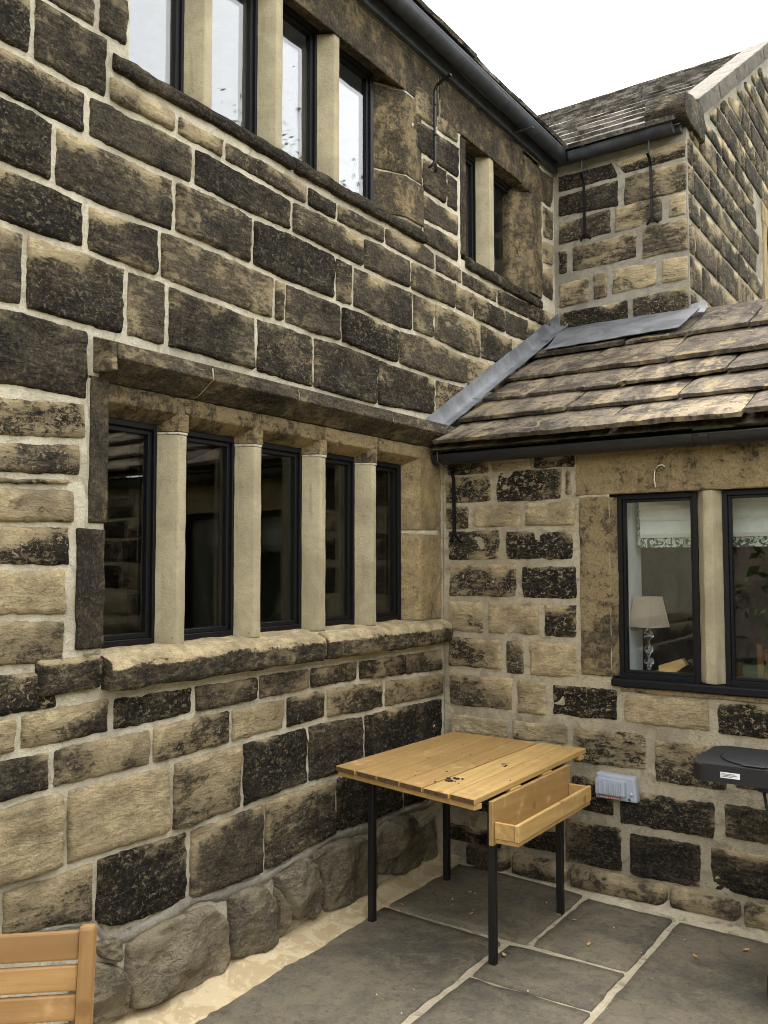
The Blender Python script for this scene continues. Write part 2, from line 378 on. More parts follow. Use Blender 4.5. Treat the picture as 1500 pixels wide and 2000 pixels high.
def poly_at(P, u):
    if u <= P[0][0]: a, b = P[0], P[1]
    elif u >= P[-1][0]: a, b = P[-2], P[-1]
    else:
        for a, b in zip(P, P[1:]):
            if a[0] <= u <= b[0]: break
    return a[1]+(u-a[0])*(b[1]-a[1])/max(1e-6, b[0]-a[0])
_sid = [0]
def stone(parent, fn, top, bot, u0t, u1t, u0b, u1b, soot, H=.016, crisp=.3, rough=.006, cell=.017, gap=.011, cr=.009, name='stone', mat='stone', rr=.008, wob=.0062, tilt=.012, kr=.22):
    """one squared rubble block: irregular outline, rounded arris, uneven rock face"""
    _sid[0] += 1; sd = _sid[0]*7.31
    w = max(.03, (u1t-u0t+u1b-u0b)/2-2*gap); um = (u0t+u1t+u0b+u1b)/4
    hgt = max(.02, top(um)-bot(um)-2*gap)
    cr = min(cr, w*.3, hgt*.3); rr = min(rr, w*.25, hgt*.25)
    def axis(L):
        n = max(2, int((L-2*rr)/cell)); return [0., rr*.25, rr]+[rr+(L-2*rr)*i/n for i in range(1, n)]+[L-rr, L-rr*.25, L]
    xs, ys = axis(w), axis(hgt); V = []; SH = []; gx, gy = random.uniform(-.28, .28), random.uniform(-.3, .15); nx, ny = len(xs), len(ys)
    seed = Vector((sd, sd*.37, -sd*.61)); tl1 = random.uniform(-tilt, tilt); tl2 = random.uniform(-tilt, tilt)
    for y in ys:
        for x in xs:
            dx, dy = x-w/2, y-hgt/2; ax, ay = abs(dx)-(w/2-cr), abs(dy)-(hgt/2-cr)
            if ax > 0 and ay > 0:
                L = math.hypot(ax, ay); k = max(ax, ay)/L; ax *= k; ay *= k
                dx = math.copysign(w/2-cr+ax, dx); dy = math.copysign(hgt/2-cr+ay, dy); e = cr-math.hypot(ax, ay)
            else: e = min(w/2-abs(dx), hgt/2-abs(dy))
            s, t = dx/w+.5, dy/hgt+.5
            ut = u0t+gap+(u1t-u0t-2*gap)*s; ub = u0b+gap+(u1b-u0b-2*gap)*s
            u = ub+(ut-ub)*t; v0, v1 = bot(ub)+gap, top(ut)-gap; v = v0+(v1-v0)*t
            p = Vector((u*8, v*8, sd)); q = Vector((u*31, v*31, sd))
            r_ = Vector((u*62, v*62, sd)); u += wob*.45*noise.noise(p)+wob*.7*noise.noise(q)+wob*.6*noise.noise(r_); v += wob*.45*noise.noise(p+Vector((9, 3, 1)))+wob*.7*noise.noise(q+Vector((5, 1, 7)))+wob*.6*noise.noise(r_+Vector((2, 8, 4)))
            SH.append(-kr*max(0., 1-e/.04)*(.55+1.1*noise.noise(Vector((u*14, v*14, sd+3))))-.95*max(0., 1-(1-t)*hgt/.085)*max(0., noise.noise(Vector((u*4.2, v*2, sd+5)))-.02)*2.2+gx*(s-.5)+gy*(t-.5)+.22*noise.noise(Vector((u*3.5, v*3.5, sd+8))))
            f = min(1., max(0., e)/rr); f = math.sqrt(max(0., 1-(1-f)**2))
            face = H+rough*(1.3*noise.noise(Vector((u*7, v*9, sd*1.3)))+.8*noise.noise(Vector((u*19, v*26, sd*1.1)))+.4*noise.noise(Vector((u*48, v*62, sd))))+dx*tl1+dy*tl2
            V.append(fn(u, v, -.018+(face+.018)*f))
    F = [(j*nx+i, j*nx+i+1, (j+1)*nx+i+1, (j+1)*nx+i) for j in range(ny-1) for i in range(nx-1)]
    a, b, c = (Vector(V[F[0][i]]) for i in range(3))
    mid = Vector(fn(um, (top(um)+bot(um))/2, 1.))-Vector(fn(um, (top(um)+bot(um))/2, 0.))
    f = F[len(F)//2]; nn = (Vector(V[f[1]])-Vector(V[f[0]])).cross(Vector(V[f[2]])-Vector(V[f[0]]))
    if nn.dot(mid) < 0: F = [q[::-1] for q in F]
    sv = min(1, max(0, soot/9+(.09 if soot >= 5 else .03)+random.uniform(-.05, .05)))
    o = mesh(name, V, F, mat, parent, True, col=(sv, (random.uniform(.0, .35) if soot >= 8 else random.uniform(.1, .8)), min(1, max(0, crisp+random.uniform(-.15, .15))), 1))
    if mat != 'flag' and len(o.data.vertices) == len(SH):
        o.data.attributes.new('shift', 'FLOAT', 'POINT').data.foreach_set('value', SH)
    return o
def quad_stone(parent, fn, tl, tr, br, bl, soot, **kw):
    top = lambda u: tl[1]+(u-tl[0])*(tr[1]-tl[1])/(tr[0]-tl[0]); bot = lambda u: bl[1]+(u-bl[0])*(br[1]-bl[1])/(br[0]-bl[0])
    return stone(parent, fn, top, bot, tl[0], tr[0], bl[0], br[0], soot, **kw)
def sheet(name, fn, us, vs2, holes, mat, parent, step=.05, amp=.003, h=0., clip=None):
    """wall face as a relief grid with rectangular openings"""
    def lines(a, b, cuts):
        c = sorted({a, b, *[x for x in cuts if a < x < b]}); out = []
        for p, q in zip(c, c[1:]):
            n = max(1, int(round((q-p)/step))); out += [p+(q-p)*i/n for i in range(n)]
        return out+[b]
    U = lines(*us, [x for q in holes for x in q[:2]]); W = lines(*vs2, [x for q in holes for x in q[2:]])
    V = [fn(u, v, h+amp*(noise.noise(Vector((u*11, v*11, 3.)))+.6*noise.noise(Vector((u*37, v*37, 8.))))) for v in W for u in U]
    F = []; n = len(U)
    for j in range(len(W)-1):
        for i in range(n-1):
            uc, vc = (U[i]+U[i+1])/2, (W[j]+W[j+1])/2
            if any(q[0] < uc < q[1] and q[2] < vc < q[3] for q in holes): continue
            if clip and not clip(uc, vc): continue
            F.append((j*n+i, j*n+i+1, (j+1)*n+i+1, (j+1)*n+i))
    return mesh(name, V, F, mat, parent, True, origin=(0, 0, 0))
def room(name, lo, hi, mat, parent, open_face=None):
    """inward closed box; open_face = index of the face left out"""
    bm = bmesh.new(); add_box(bm, lo, hi); bm.faces.ensure_lookup_table()
    if open_face is not None: bmesh.ops.delete(bm, geom=[bm.faces[open_face]], context='FACES_ONLY')
    return bm_obj(name, bm, mat, parent)
def light(win, fn, u0, u1, v0, v1, hf, glass, fw=.04, fd=.05, inner=.02):
    """one window light: black frame ring with a stepped inner bead, and its pane"""
    bm = bmesh.new()
    def ring(a, b, h0, h1):
        for (p0, p1, q0, q1) in ((u0+a, u0+b, v0+a, v1-a), (u1-b, u1-a, v0+a, v1-a), (u0+b, u1-b, v0+a, v0+b), (u0+b, u1-b, v1-b, v1-a)):
            A, B = Vector(fn(p0, q0, h0)), Vector(fn(p1, q1, h1))
            add_box(bm, [min(x, y) for x, y in zip(A, B)], [max(x, y) for x, y in zip(A, B)])
    ring(0, fw, hf-fd, hf); ring(fw, fw+inner, hf-fd, hf-.014)
    bevel_all(bm, .002)
    bm_obj('frame', bm, 'black', win)
    g = fw+inner-.004; V = [fn(u0+g, v0+g, hf-.028), fn(u1-g, v0+g, hf-.028), fn(u1-g, v1-g, hf-.028), fn(u0+g, v1-g, hf-.028),
                            fn(u0+g, v0+g, hf-.042), fn(u1-g, v0+g, hf-.042), fn(u1-g, v1-g, hf-.042), fn(u0+g, v1-g, hf-.042)]
    mesh('pane', V, [(0, 1, 2, 3), (4, 7, 6, 5), (0, 4, 5, 1), (1, 5, 6, 2), (2, 6, 7, 3), (3, 7, 4, 0)], glass, win)

# wall courses, metres along the wall and above the patio
COURSES = [
 ([(1.495, 3.668), (1.777, 3.667), (1.998, 3.67), (2.14, 3.667)],
  [(1.609, 3.429), (1.723, 3.442), (1.959, 3.413), (2.049, 3.425), (2.387, 3.433), (2.47, 3.431), (2.849, 3.425), (3.107, 3.413), (3.452, 3.419), (3.686, 3.415), (3.877, 3.432), (4.134, 3.421), (4.398, 3.426), (4.686, 3.431), (4.883, 3.42), (5.232, 3.422), (5.678, 3.434), (6.155, 3.438)],
  [1.448, 1.73, 2.047], '87'),
 ([(1.78, 3.53), (2.056, 3.535), (2.347, 3.529), (2.848, 3.528), (3.106, 3.537), (3.464, 3.518), (3.947, 3.54), (4.267, 3.571), (4.417, 3.546), (4.687, 3.548), (4.745, 3.531), (5.235, 3.541), (5.681, 3.557), (6.159, 3.588)],
  [(1.609, 3.429), (1.723, 3.442), (1.959, 3.413), (2.049, 3.425), (2.387, 3.433), (2.47, 3.431), (2.849, 3.425), (3.107, 3.413), (3.452, 3.419), (3.686, 3.415), (3.877, 3.432), (4.134, 3.421), (4.398, 3.426), (4.686, 3.431), (4.883, 3.42), (5.232, 3.422), (5.678, 3.434), (6.155, 3.438)],
  [2.048, 2.386, 2.656, 3.216, 3.451, 3.877, 4.41, 4.731, 5.211, 5.697, 6.138], '5678676786'),
 ([(1.609, 3.429), (1.723, 3.442), (1.959, 3.413), (2.049, 3.425), (2.387, 3.433), (2.47, 3.431), (2.849, 3.425), (3.107, 3.413), (3.452, 3.419), (3.686, 3.415), (3.877, 3.432), (4.134, 3.421), (4.398, 3.426), (4.686, 3.431), (4.883, 3.42), (5.232, 3.422), (5.678, 3.434), (6.155, 3.438)],
  [(1.613, 3.261), (1.727, 3.263), (1.822, 3.238), (1.949, 3.254), (2.1, 3.248), (2.363, 3.246), (2.49, 3.265), (2.828, 3.24), (3.108, 3.26), (3.439, 3.247), (3.595, 3.239), (3.686, 3.242), (3.961, 3.239), (4.155, 3.249), (4.396, 3.24), (4.639, 3.258), (4.88, 3.25), (5.327, 3.244), (5.674, 3.259), (6.149, 3.272)],
  [1.504, 1.96, 2.48, 3.103, 3.681, 4.139, 4.653, 4.882, 5.329, 5.668, 6.133], '8786766576'),
 ([(1.613, 3.261), (1.727, 3.263), (1.822, 3.238), (1.949, 3.254), (2.1, 3.248), (2.363, 3.246), (2.49, 3.265), (2.828, 3.24), (3.108, 3.26), (3.439, 3.247), (3.595, 3.239), (3.686, 3.242), (3.961, 3.239), (4.155, 3.249), (4.396, 3.24), (4.639, 3.258), (4.88, 3.25), (5.327, 3.244), (5.674, 3.259), (6.149, 3.272)],
  [(1.619, 3.025), (1.806, 3.03), (1.961, 3.003), (2.097, 3.012), (2.321, 3.021), (2.382, 3.03), (2.83, 3.022), (2.99, 3.005), (3.062, 3.008), (3.423, 3.008), (3.495, 2.999), (3.613, 3.02), (4.027, 2.984), (4.17, 3.015), (4.394, 3.015), (4.783, 2.987), (5.036, 3.016), (6.142, 3.016)],
  [1.409, 1.824, 2.38, 2.836, 3.436, 3.587, 4.159, 4.395, 4.968, 5.434, 5.915], '8669775566'),
 ([(1.619, 3.025), (1.806, 3.03), (1.961, 3.003), (2.097, 3.012), (2.321, 3.021), (2.382, 3.03), (2.83, 3.022), (2.99, 3.005), (3.062, 3.008), (3.423, 3.008), (3.495, 2.999), (3.613, 3.02), (4.027, 2.984), (4.17, 3.015), (4.394, 3.015), (4.783, 2.987), (5.036, 3.016), (6.142, 3.016)],
  [(1.624, 2.831), (1.718, 2.814), (1.964, 2.838), (2.142, 2.815), (2.306, 2.827), (2.359, 2.814), (2.856, 2.795), (3.063, 2.814), (3.263, 2.792), (3.483, 2.813), (3.812, 2.79), (4.026, 2.794), (4.131, 2.793), (4.41, 2.783), (4.781, 2.805), (4.983, 2.805), (6.136, 2.848)],
  [1.533, 1.963, 2.304, 2.981, 3.055, 3.487, 4.016, 4.782, 5.485], '87577864'),
 ([(1.624, 2.831), (1.718, 2.814), (1.964, 2.838), (2.142, 2.815), (2.306, 2.827), (2.359, 2.814), (2.856, 2.795), (3.063, 2.814), (3.263, 2.792), (3.483, 2.813), (3.812, 2.79), (4.026, 2.794), (4.131, 2.793), (4.41, 2.783), (4.781, 2.805), (4.983, 2.805), (6.136, 2.848)],
  [(1.632, 2.546), (1.692, 2.561), (1.803, 2.559), (1.986, 2.538), (2.13, 2.558), (2.278, 2.541), (2.363, 2.552), (2.529, 2.549), (2.858, 2.544), (3.065, 2.534), (3.264, 2.535), (3.704, 2.526), (3.959, 2.535), (4.39, 2.558), (5.398, 2.566)],
  [1.39, 1.722, 2.144, 2.35, 2.864, 3.267, 3.807, 4.403, 4.892], '77676775'),
 ([(1.632, 2.546), (1.692, 2.561), (1.803, 2.559), (1.986, 2.538), (2.13, 2.558), (2.278, 2.541), (2.363, 2.552), (2.529, 2.549), (2.858, 2.544), (3.065, 2.534), (3.264, 2.535), (3.704, 2.526), (3.959, 2.535), (4.39, 2.558), (5.398, 2.566)],
  [(1.639, 2.275), (1.776, 2.287), (1.898, 2.276), (1.99, 2.277)],
  [1.308, 1.991], '8'),
 ([(1.666, 1.201), (1.855, 1.199), (1.901, 1.223), (2.11, 1.218), (2.504, 1.206), (2.882, 1.214), (3.248, 1.214), (3.641, 1.209), (4.07, 1.207), (4.482, 1.205)],
  [(1.67, 1.073), (1.878, 1.066), (2.009, 1.078), (2.129, 1.079), (2.303, 1.074), (2.505, 1.09), (2.873, 1.091), (3.249, 1.099), (3.615, 1.101), (3.871, 1.084), (4.481, 1.062)],
  [1.514, 1.737, 2.111, 2.516, 2.892, 3.248, 3.637, 4.069, 4.476], '35876765'),
 ([(1.67, 1.073), (1.878, 1.066), (2.009, 1.078), (2.129, 1.079), (2.303, 1.074), (2.505, 1.09), (2.873, 1.091), (3.249, 1.099), (3.615, 1.101), (3.871, 1.084), (4.481, 1.062)],
  [(1.674, 0.914), (1.847, 0.926), (1.928, 0.921), (2.071, 0.922), (2.324, 0.922), (2.544, 0.929), (2.875, 0.939), (3.078, 0.94), (3.418, 0.946), (3.672, 0.925), (4.018, 0.93), (4.485, 0.919)],
  [1.568, 1.864, 2.3, 2.723, 3.077, 3.373, 3.871, 4.474], '7453854'),
 ([(1.674, 0.914), (1.847, 0.926), (1.928, 0.921), (2.071, 0.922), (2.324, 0.922), (2.544, 0.929), (2.875, 0.939), (3.078, 0.94), (3.418, 0.946), (3.672, 0.925), (4.018, 0.93), (4.485, 0.919)],
  [(1.68, 0.654), (1.894, 0.642), (1.976, 0.648), (2.105, 0.654), (2.395, 0.648), (2.529, 0.641), (2.878, 0.654), (3.08, 0.67), (3.262, 0.667), (3.447, 0.654), (3.809, 0.668), (4.483, 0.683)],
  [1.492, 1.925, 2.405, 2.797, 3.235, 3.686, 4.472], '214879'),
 ([(1.68, 0.654), (1.894, 0.642), (1.976, 0.648), (2.105, 0.654), (2.395, 0.648), (2.529, 0.641), (2.878, 0.654), (3.08, 0.67), (3.262, 0.667), (3.447, 0.654), (3.809, 0.668), (4.483, 0.683)],
  [(1.685, 0.491), (1.808, 0.478), (2.037, 0.445), (2.121, 0.35), (2.236, 0.339), (2.47, 0.367), (2.675, 0.344), (2.923, 0.335), (3.058, 0.347), (3.264, 0.367), (3.448, 0.385), (3.748, 0.361), (4.015, 0.37), (4.479, 0.34)],
  [1.45, 1.688, 2.05, 2.495, 2.935, 3.448, 4.051, 4.469], '4487688'),
]
QUADS_A = [
  ((1.393, 3.708), (1.979, 3.836), (1.982, 3.677), (1.397, 3.585), 7),
  ((1.995, 3.825), (2.136, 3.842), (2.14, 3.667), (1.998, 3.67), 7),
  ((1.372, 2.226), (1.979, 2.275), (1.982, 2.144), (1.376, 2.094), 6),
  ((1.377, 2.074), (1.958, 2.126), (1.961, 2.009), (1.379, 1.981), 6),
  ((1.38, 1.972), (1.914, 1.993), (1.915, 1.973), (1.38, 1.945), 6),
  ((1.381, 1.941), (1.932, 1.958), (1.935, 1.84), (1.384, 1.828), 1),
  ((1.384, 1.817), (1.924, 1.831), (1.927, 1.689), (1.388, 1.69), 5),
  ((1.388, 1.68), (1.911, 1.678), (1.915, 1.52), (1.392, 1.539), 1),
  ((1.393, 1.526), (1.907, 1.502), (1.91, 1.352), (1.397, 1.379), 4),
  ((1.46, 1.349), (1.878, 1.332), (1.881, 1.203), (1.464, 1.194), 7),
  ((4.19, 4.472), (4.431, 4.504), (4.43, 4.307), (4.188, 4.298), 5),
  ((4.449, 4.512), (4.693, 4.538), (4.69, 4.323), (4.447, 4.308), 5),
  ((4.21, 4.274), (4.69, 4.296), (4.687, 4.098), (4.209, 4.099), 8),
  ((4.276, 4.076), (4.543, 4.09), (4.54, 3.881), (4.275, 3.879), 8),
  ((4.561, 4.084), (4.687, 4.085), (4.685, 3.878), (4.559, 3.878), 7),
  ((4.275, 3.861), (4.684, 3.855), (4.683, 3.728), (4.274, 3.704), 7),
  ((4.285, 3.69), (4.683, 3.705), (4.681, 3.562), (4.284, 3.567), 7),
  ((5.967, 4.365), (6.145, 4.366), (6.138, 4.145), (5.96, 4.121), 4),
  ((5.959, 4.09), (6.137, 4.113), (6.132, 3.945), (5.955, 3.926), 4),
  ((5.954, 3.894), (6.131, 3.921), (6.124, 3.674), (5.948, 3.681), 5),
]
BOULDERS = [
  [(1.949, 0.32), (2.054, 0.299), (2.167, 0.234), (2.196, 0.166), (2.198, 0.047), (2.092, 0.074), (1.954, 0.089)],
  [(2.032, 0.359), (2.142, 0.347), (2.175, 0.309), (2.172, 0.242), (2.088, 0.281)],
  [(2.182, 0.307), (2.358, 0.336), (2.629, 0.317), (2.706, 0.246), (2.726, 0.054), (2.662, 0.013), (2.389, 0.035), (2.198, 0.062), (2.179, 0.109)],
  [(2.711, 0.327), (2.904, 0.315), (2.991, 0.23), (3.007, 0.039), (2.907, 0.02), (2.726, 0.058)],
  [(2.998, 0.272), (3.092, 0.177), (3.1, 0.074), (3.027, 0.036), (3.013, 0.147)],
  [(2.987, 0.326), (3.073, 0.328), (3.218, 0.345), (3.301, 0.287), (3.336, 0.112), (3.275, 0.045), (3.093, 0.087), (3.039, 0.204)],
  [(3.244, 0.345), (3.391, 0.37), (3.664, 0.325), (3.763, 0.261), (3.776, 0.027), (3.598, -0.006), (3.352, 0.044), (3.332, 0.208)],
  [(3.744, 0.317), (3.87, 0.364), (4.119, 0.333), (4.208, 0.229), (4.196, 0.038), (4.041, 0.015), (3.79, 0.095)],
  [(4.171, 0.266), (4.352, 0.279), (4.383, 0.015), (4.239, 0.027)],
]
BOXES_B = [(-2.635, -2.355, 2.211, 2.336, 5), (-2.337, -2.094, 2.217, 2.315, 2), (-2.077, -1.833, 2.217, 2.296, 8), (-2.643, -2.342, 2.047, 2.204, 4), (-2.31, -1.907, 2.041, 2.217, 7), (-1.891, -1.854, 2.066, 2.201, 4), (-2.644, -2.485, 1.896, 2.033, 5), (-2.455, -2.159, 1.901, 2.035, 1), (-2.134, -1.838, 1.899, 2.033, 1), (-2.628, -2.292, 1.714, 1.884, 5), (-2.25, -1.848, 1.714, 1.88, 9), (-2.626, -2.185, 1.504, 1.689, 4), (-2.155, -1.833, 1.5, 1.683, 8), (-2.628, -2.402, 1.299, 1.477, 3), (-2.372, -2.053, 1.298, 1.472, 2), (-2.024, -1.834, 1.296, 1.474, 9), (-2.632, -2.287, 1.097, 1.265, 4), (-2.258, -2.145, 1.08, 1.267, 5), (-2.114, -1.832, 1.079, 1.264, 1), (-2.624, -2.219, 0.875, 1.055, 5), (-2.193, -2.013, 0.865, 1.052, 2), (-1.982, -1.617, 0.875, 1.044, 7), (-1.584, -1.156, 0.873, 1.025, 2), (-1.12, -0.756, 0.865, 1.024, 8), (-2.617, -2.248, 0.715, 0.823, 1), (-2.222, -1.894, 0.722, 0.827, 3), (-1.866, -1.468, 0.642, 0.826, 4), (-1.427, -1.084, 0.595, 0.805, 5), (-1.049, -0.744, 0.614, 0.808, 4), (-2.751, -2.315, 0.479, 0.631, 4), (-2.286, -1.906, 0.506, 0.654, 5), (-1.879, -1.645, 0.388, 0.571, 5), (-1.616, -1.141, 0.36, 0.535, 6), (-1.1, -0.769, 0.375, 0.542, 4), (-2.676, -2.248, 0.294, 0.417, 6), (-2.22, -1.908, 0.337, 0.444, 5), (-1.914, -1.607, 0.112, 0.336, 6), (-1.568, -1.209, 0.108, 0.319, 6), (-1.167, -0.766, 0.116, 0.321, 8), (-2.693, -2.291, 0.106, 0.198, 7), (-2.262, -1.942, 0.145, 0.256, 6), (-2.694, -2.265, -0.004, 0.008, 6), (-2.237, -1.9, 0.044, 0.067, 6), (-1.88, -1.372, 0.007, 0.076, 4), (-1.365, -1.028, -0.028, 0.046, 4), (-1.019, -0.724, -0.017, 0.036, 5)]
QUADS_C = [((-2.625, 4.647), (-2.201, 4.643), (-2.156, 4.528), (-2.626, 4.523), 8), ((-2.181, 4.646), (-1.662, 4.678), (-1.665, 4.546), (-2.114, 4.544), 6), ((-2.627, 4.488), (-2.156, 4.508), (-2.16, 4.309), (-2.629, 4.336), 7), ((-2.114, 4.517), (-1.665, 4.524), (-1.67, 4.311), (-2.118, 4.3), 5), ((-2.629, 4.28), (-2.218, 4.304), (-2.221, 4.12), (-2.632, 4.118), 6), ((-2.187, 4.304), (-1.838, 4.308), (-1.841, 4.13), (-2.19, 4.113), 4), ((-1.795, 4.305), (-1.67, 4.3), (-1.673, 4.136), (-1.798, 4.131), 2), ((-2.632, 4.074), (-2.562, 4.071), (-2.564, 3.89), (-2.635, 3.88), 8), ((-2.521, 4.075), (-2.027, 4.096), (-2.03, 3.897), (-2.524, 3.886), 4), ((-1.989, 4.103), (-1.667, 4.116), (-1.668, 3.883), (-1.993, 3.879), 4), ((-2.628, 3.811), (-2.395, 3.827), (-2.398, 3.638), (-2.63, 3.626), 3), ((-2.359, 3.839), (-2.249, 3.838), (-2.252, 3.647), (-2.362, 3.643), 3), ((-2.218, 3.847), (-1.883, 3.849), (-1.887, 3.672), (-2.221, 3.66), 2), ((-1.85, 3.85), (-1.669, 3.846), (-1.669, 3.672), (-1.854, 3.67), 2), ((-2.631, 3.587), (-2.1, 3.601), (-2.104, 3.365), (-2.634, 3.367), 9), ((-2.062, 3.606), (-1.666, 3.624), (-1.668, 3.393), (-2.066, 3.371), 6)]
LEAVES = [(-1.679, 4.02, 0.012), (-1.521, 3.805, 0.014), (-1.779, 3.494, 0.016), (-1.099, 3.947, 0.014), (-0.933, 4.132, 0.018), (-2.45, 3.717, 0.012), (-2.115, 3.809, 0.014), (-2.259, 4.043, 0.014)]


# ================================================================== SETTING
def flat(name, x0, x1, y0, y1, z, mat):
    o = mesh(name, [(x0, y0, z), (x1, y0, z), (x1, y1, z), (x0, y1, z)], [(0, 1, 2, 3)], mat, None, origin=(0, 0, z)); o['kind'] = 'structure'; return o
flat('ground', -900, 900, -900, 900, -.09, 'ground')
# patio: a mortar bed with flagstones standing a little proud of the joints
def grid_patch(name, x0, x1, y0, y1, z, step, amp, mat, parent=None):
    nx, ny = int((x1-x0)/step)+1, int((y1-y0)/step)+1
    V = [(x0+(x1-x0)*i/nx, y0+(y1-y0)*j/ny, z+amp*noise.noise(Vector((i*step*14, j*step*14, 2)))) for j in range(ny+1) for i in range(nx+1)]
    F = [(j*(nx+1)+i, j*(nx+1)+i+1, (j+1)*(nx+1)+i+1, (j+1)*(nx+1)+i) for j in range(ny) for i in range(nx)]
    return mesh(name, V, F, mat, parent, True, origin=(0, 0, z))
patio = grid_patch('patio', -2.70, 4.2, -3.0, 4.50, -.006, .05, .004, 'mortar_floor'); patio['kind'] = 'structure'
FLOOR = lambda u, v, h=0.: (u, v, h)
def flag(x0, x1, y0, y1, skew=(0, 0, 0, 0)):
    quad_stone(patio, FLOOR, (x0, y1+skew[0]), (x1, y1+skew[1]), (x1, y0+skew[2]), (x0, y0+skew[3]), 5, H=.006, rough=.0022, cell=.05, gap=.012, cr=.014, rr=.006, wob=.009, tilt=0., name='flagstone', mat='flag')
flag(-2.56, -1.752, 3.662, 4.40, (.05, -.02, 0, .02)); flag(-2.56, -1.845, 2.16, 3.655, (.02, -.02, 0, 0))
flag(-1.752, -1.287, 3.663, 4.335, (.01, -.015, 0, .008)); flag(-1.837, -1.292, 3.268, 3.655, (-.02, .005, 0, -.005))
flag(-1.832, -1.285, 2.45, 3.262, (0, .012, 0, 0)); flag(-1.283, -.42, 3.02, 4.30, (.01, -.02, 0, 0))
_rs = random.Random(11)
def flag_rows(x0, x1, ys):
    for ya, yb in zip(ys, ys[1:]):
        x = x0
        while x < x1-.2:
            w = _rs.uniform(.55, 1.1); xe = x1 if x1-x-w < .35 else x+w
            flag(x, xe, ya, yb); x = xe
flag_rows(-2.56, -1.845, [-3, -2.2, -1.3, -.5, .4, 1.1, 2.16]); flag_rows(-1.845, -.42, [-3, -2.1, -1.4, -.6, .3, 1.0, 1.75, 2.45])
flag(-1.283, -.42, 2.45, 3.02); flag_rows(-.42, 4.15, [-3, -2.2, -1.5, -.6, .2, 1.0, 1.7, 2.5, 3.3, 4.28])

# ================================================================== MAIN HOUSE
house = thing('stone_house', 'tall sooty sandstone farmhouse with mullioned windows on two floors and wide cream mortar joints', 'house', (XA-1.5, 2.5, 0))
HOLES_A = [(1.99, 4.465, 1.37, 2.38), (2.148, 4.27, 3.60, 4.66), (4.73, 5.92, 3.60, 4.66)]
wall_a = sheet('wall', WALL_A, (-1.0, 6.20), (-.05, 4.80), HOLES_A, 'mortar_a', house, .045, .004)
def smooth_line(P, sig=.16, keep=.3):
    n = max(8, int((P[-1][0]-P[0][0])/.04)); us = [P[0][0]+(P[-1][0]-P[0][0])*i/n for i in range(n+1)]; out = []
    for u in us:
        ws = [(math.exp(-((x-u)/sig)**2/2), poly_at(P, x)) for x in us]; a = sum(w*y for w, y in ws)/sum(w for w, _ in ws)
        out.append((u, a*(1-keep)+keep*poly_at(P, u)))
    return out
for top, bot, js, soots in COURSES:
    top, bot = smooth_line(top), smooth_line(bot)
    tf = lambda u, P=top: poly_at(P, u); bf = lambda u, P=bot: poly_at(P, u)
    low = js[0] < 2.3
    for a, b, s in zip(js, js[1:], soots):
        lowz = bf((a+b)/2) < 1.3
        stone(wall_a, WALL_A, tf, bf, a, b, a, b, int(s), H=random.uniform(.010, .022), crisp=.5 if lowz else .38, rough=.0085 if lowz else .007, gap=.0103)
    if low and js[0] < 1.8:          # the same courses run on beyond the photograph's edge
        u = js[0]; tl, bl = tf(js[0]), bf(js[0])
        while u > -.6:
            w = random.uniform(.28, .6)
            stone(wall_a, WALL_A, lambda x: tl, lambda x: bl, u-w, u, u-w, u, random.choice((4, 6, 7, 8)), cell=.035, gap=.0103); u -= w
for tl, tr, br, bl, s in QUADS_A[2:]:
    if tl[0] < 1.9 and tl[1] < 2.6:
        quad_stone(wall_a, WALL_A, tl, tr, br, bl, s, H=random.uniform(.008, .016), crisp=.75, rough=.006, gap=.002)
    else:
        quad_stone(wall_a, WALL_A, tl, tr, br, bl, s, H=random.uniform(.008, .016), crisp=.2, rough=.006, gap=.001)
# courses beside the upper window, up to the eaves
_ru = random.Random(17); zu = (3.668, 3.865, 4.06, 4.26, 4.45, 4.65)
for r_, (z0, z1) in enumerate(zip(zu, zu[1:])):
    u = 2.142; w = .145 if r_ % 2 == 0 else .34
    while u > -.6:
        quad_stone(wall_a, WALL_A, (u-w, z1), (u, z1), (u, z0), (u-w, z0), _ru.choice((6, 7, 7, 8)), crisp=.38, gap=.0103, cell=.017 if r_ == 0 else .03, H=_ru.uniform(.010, .020)); u -= w; w = _ru.uniform(.28, .55)

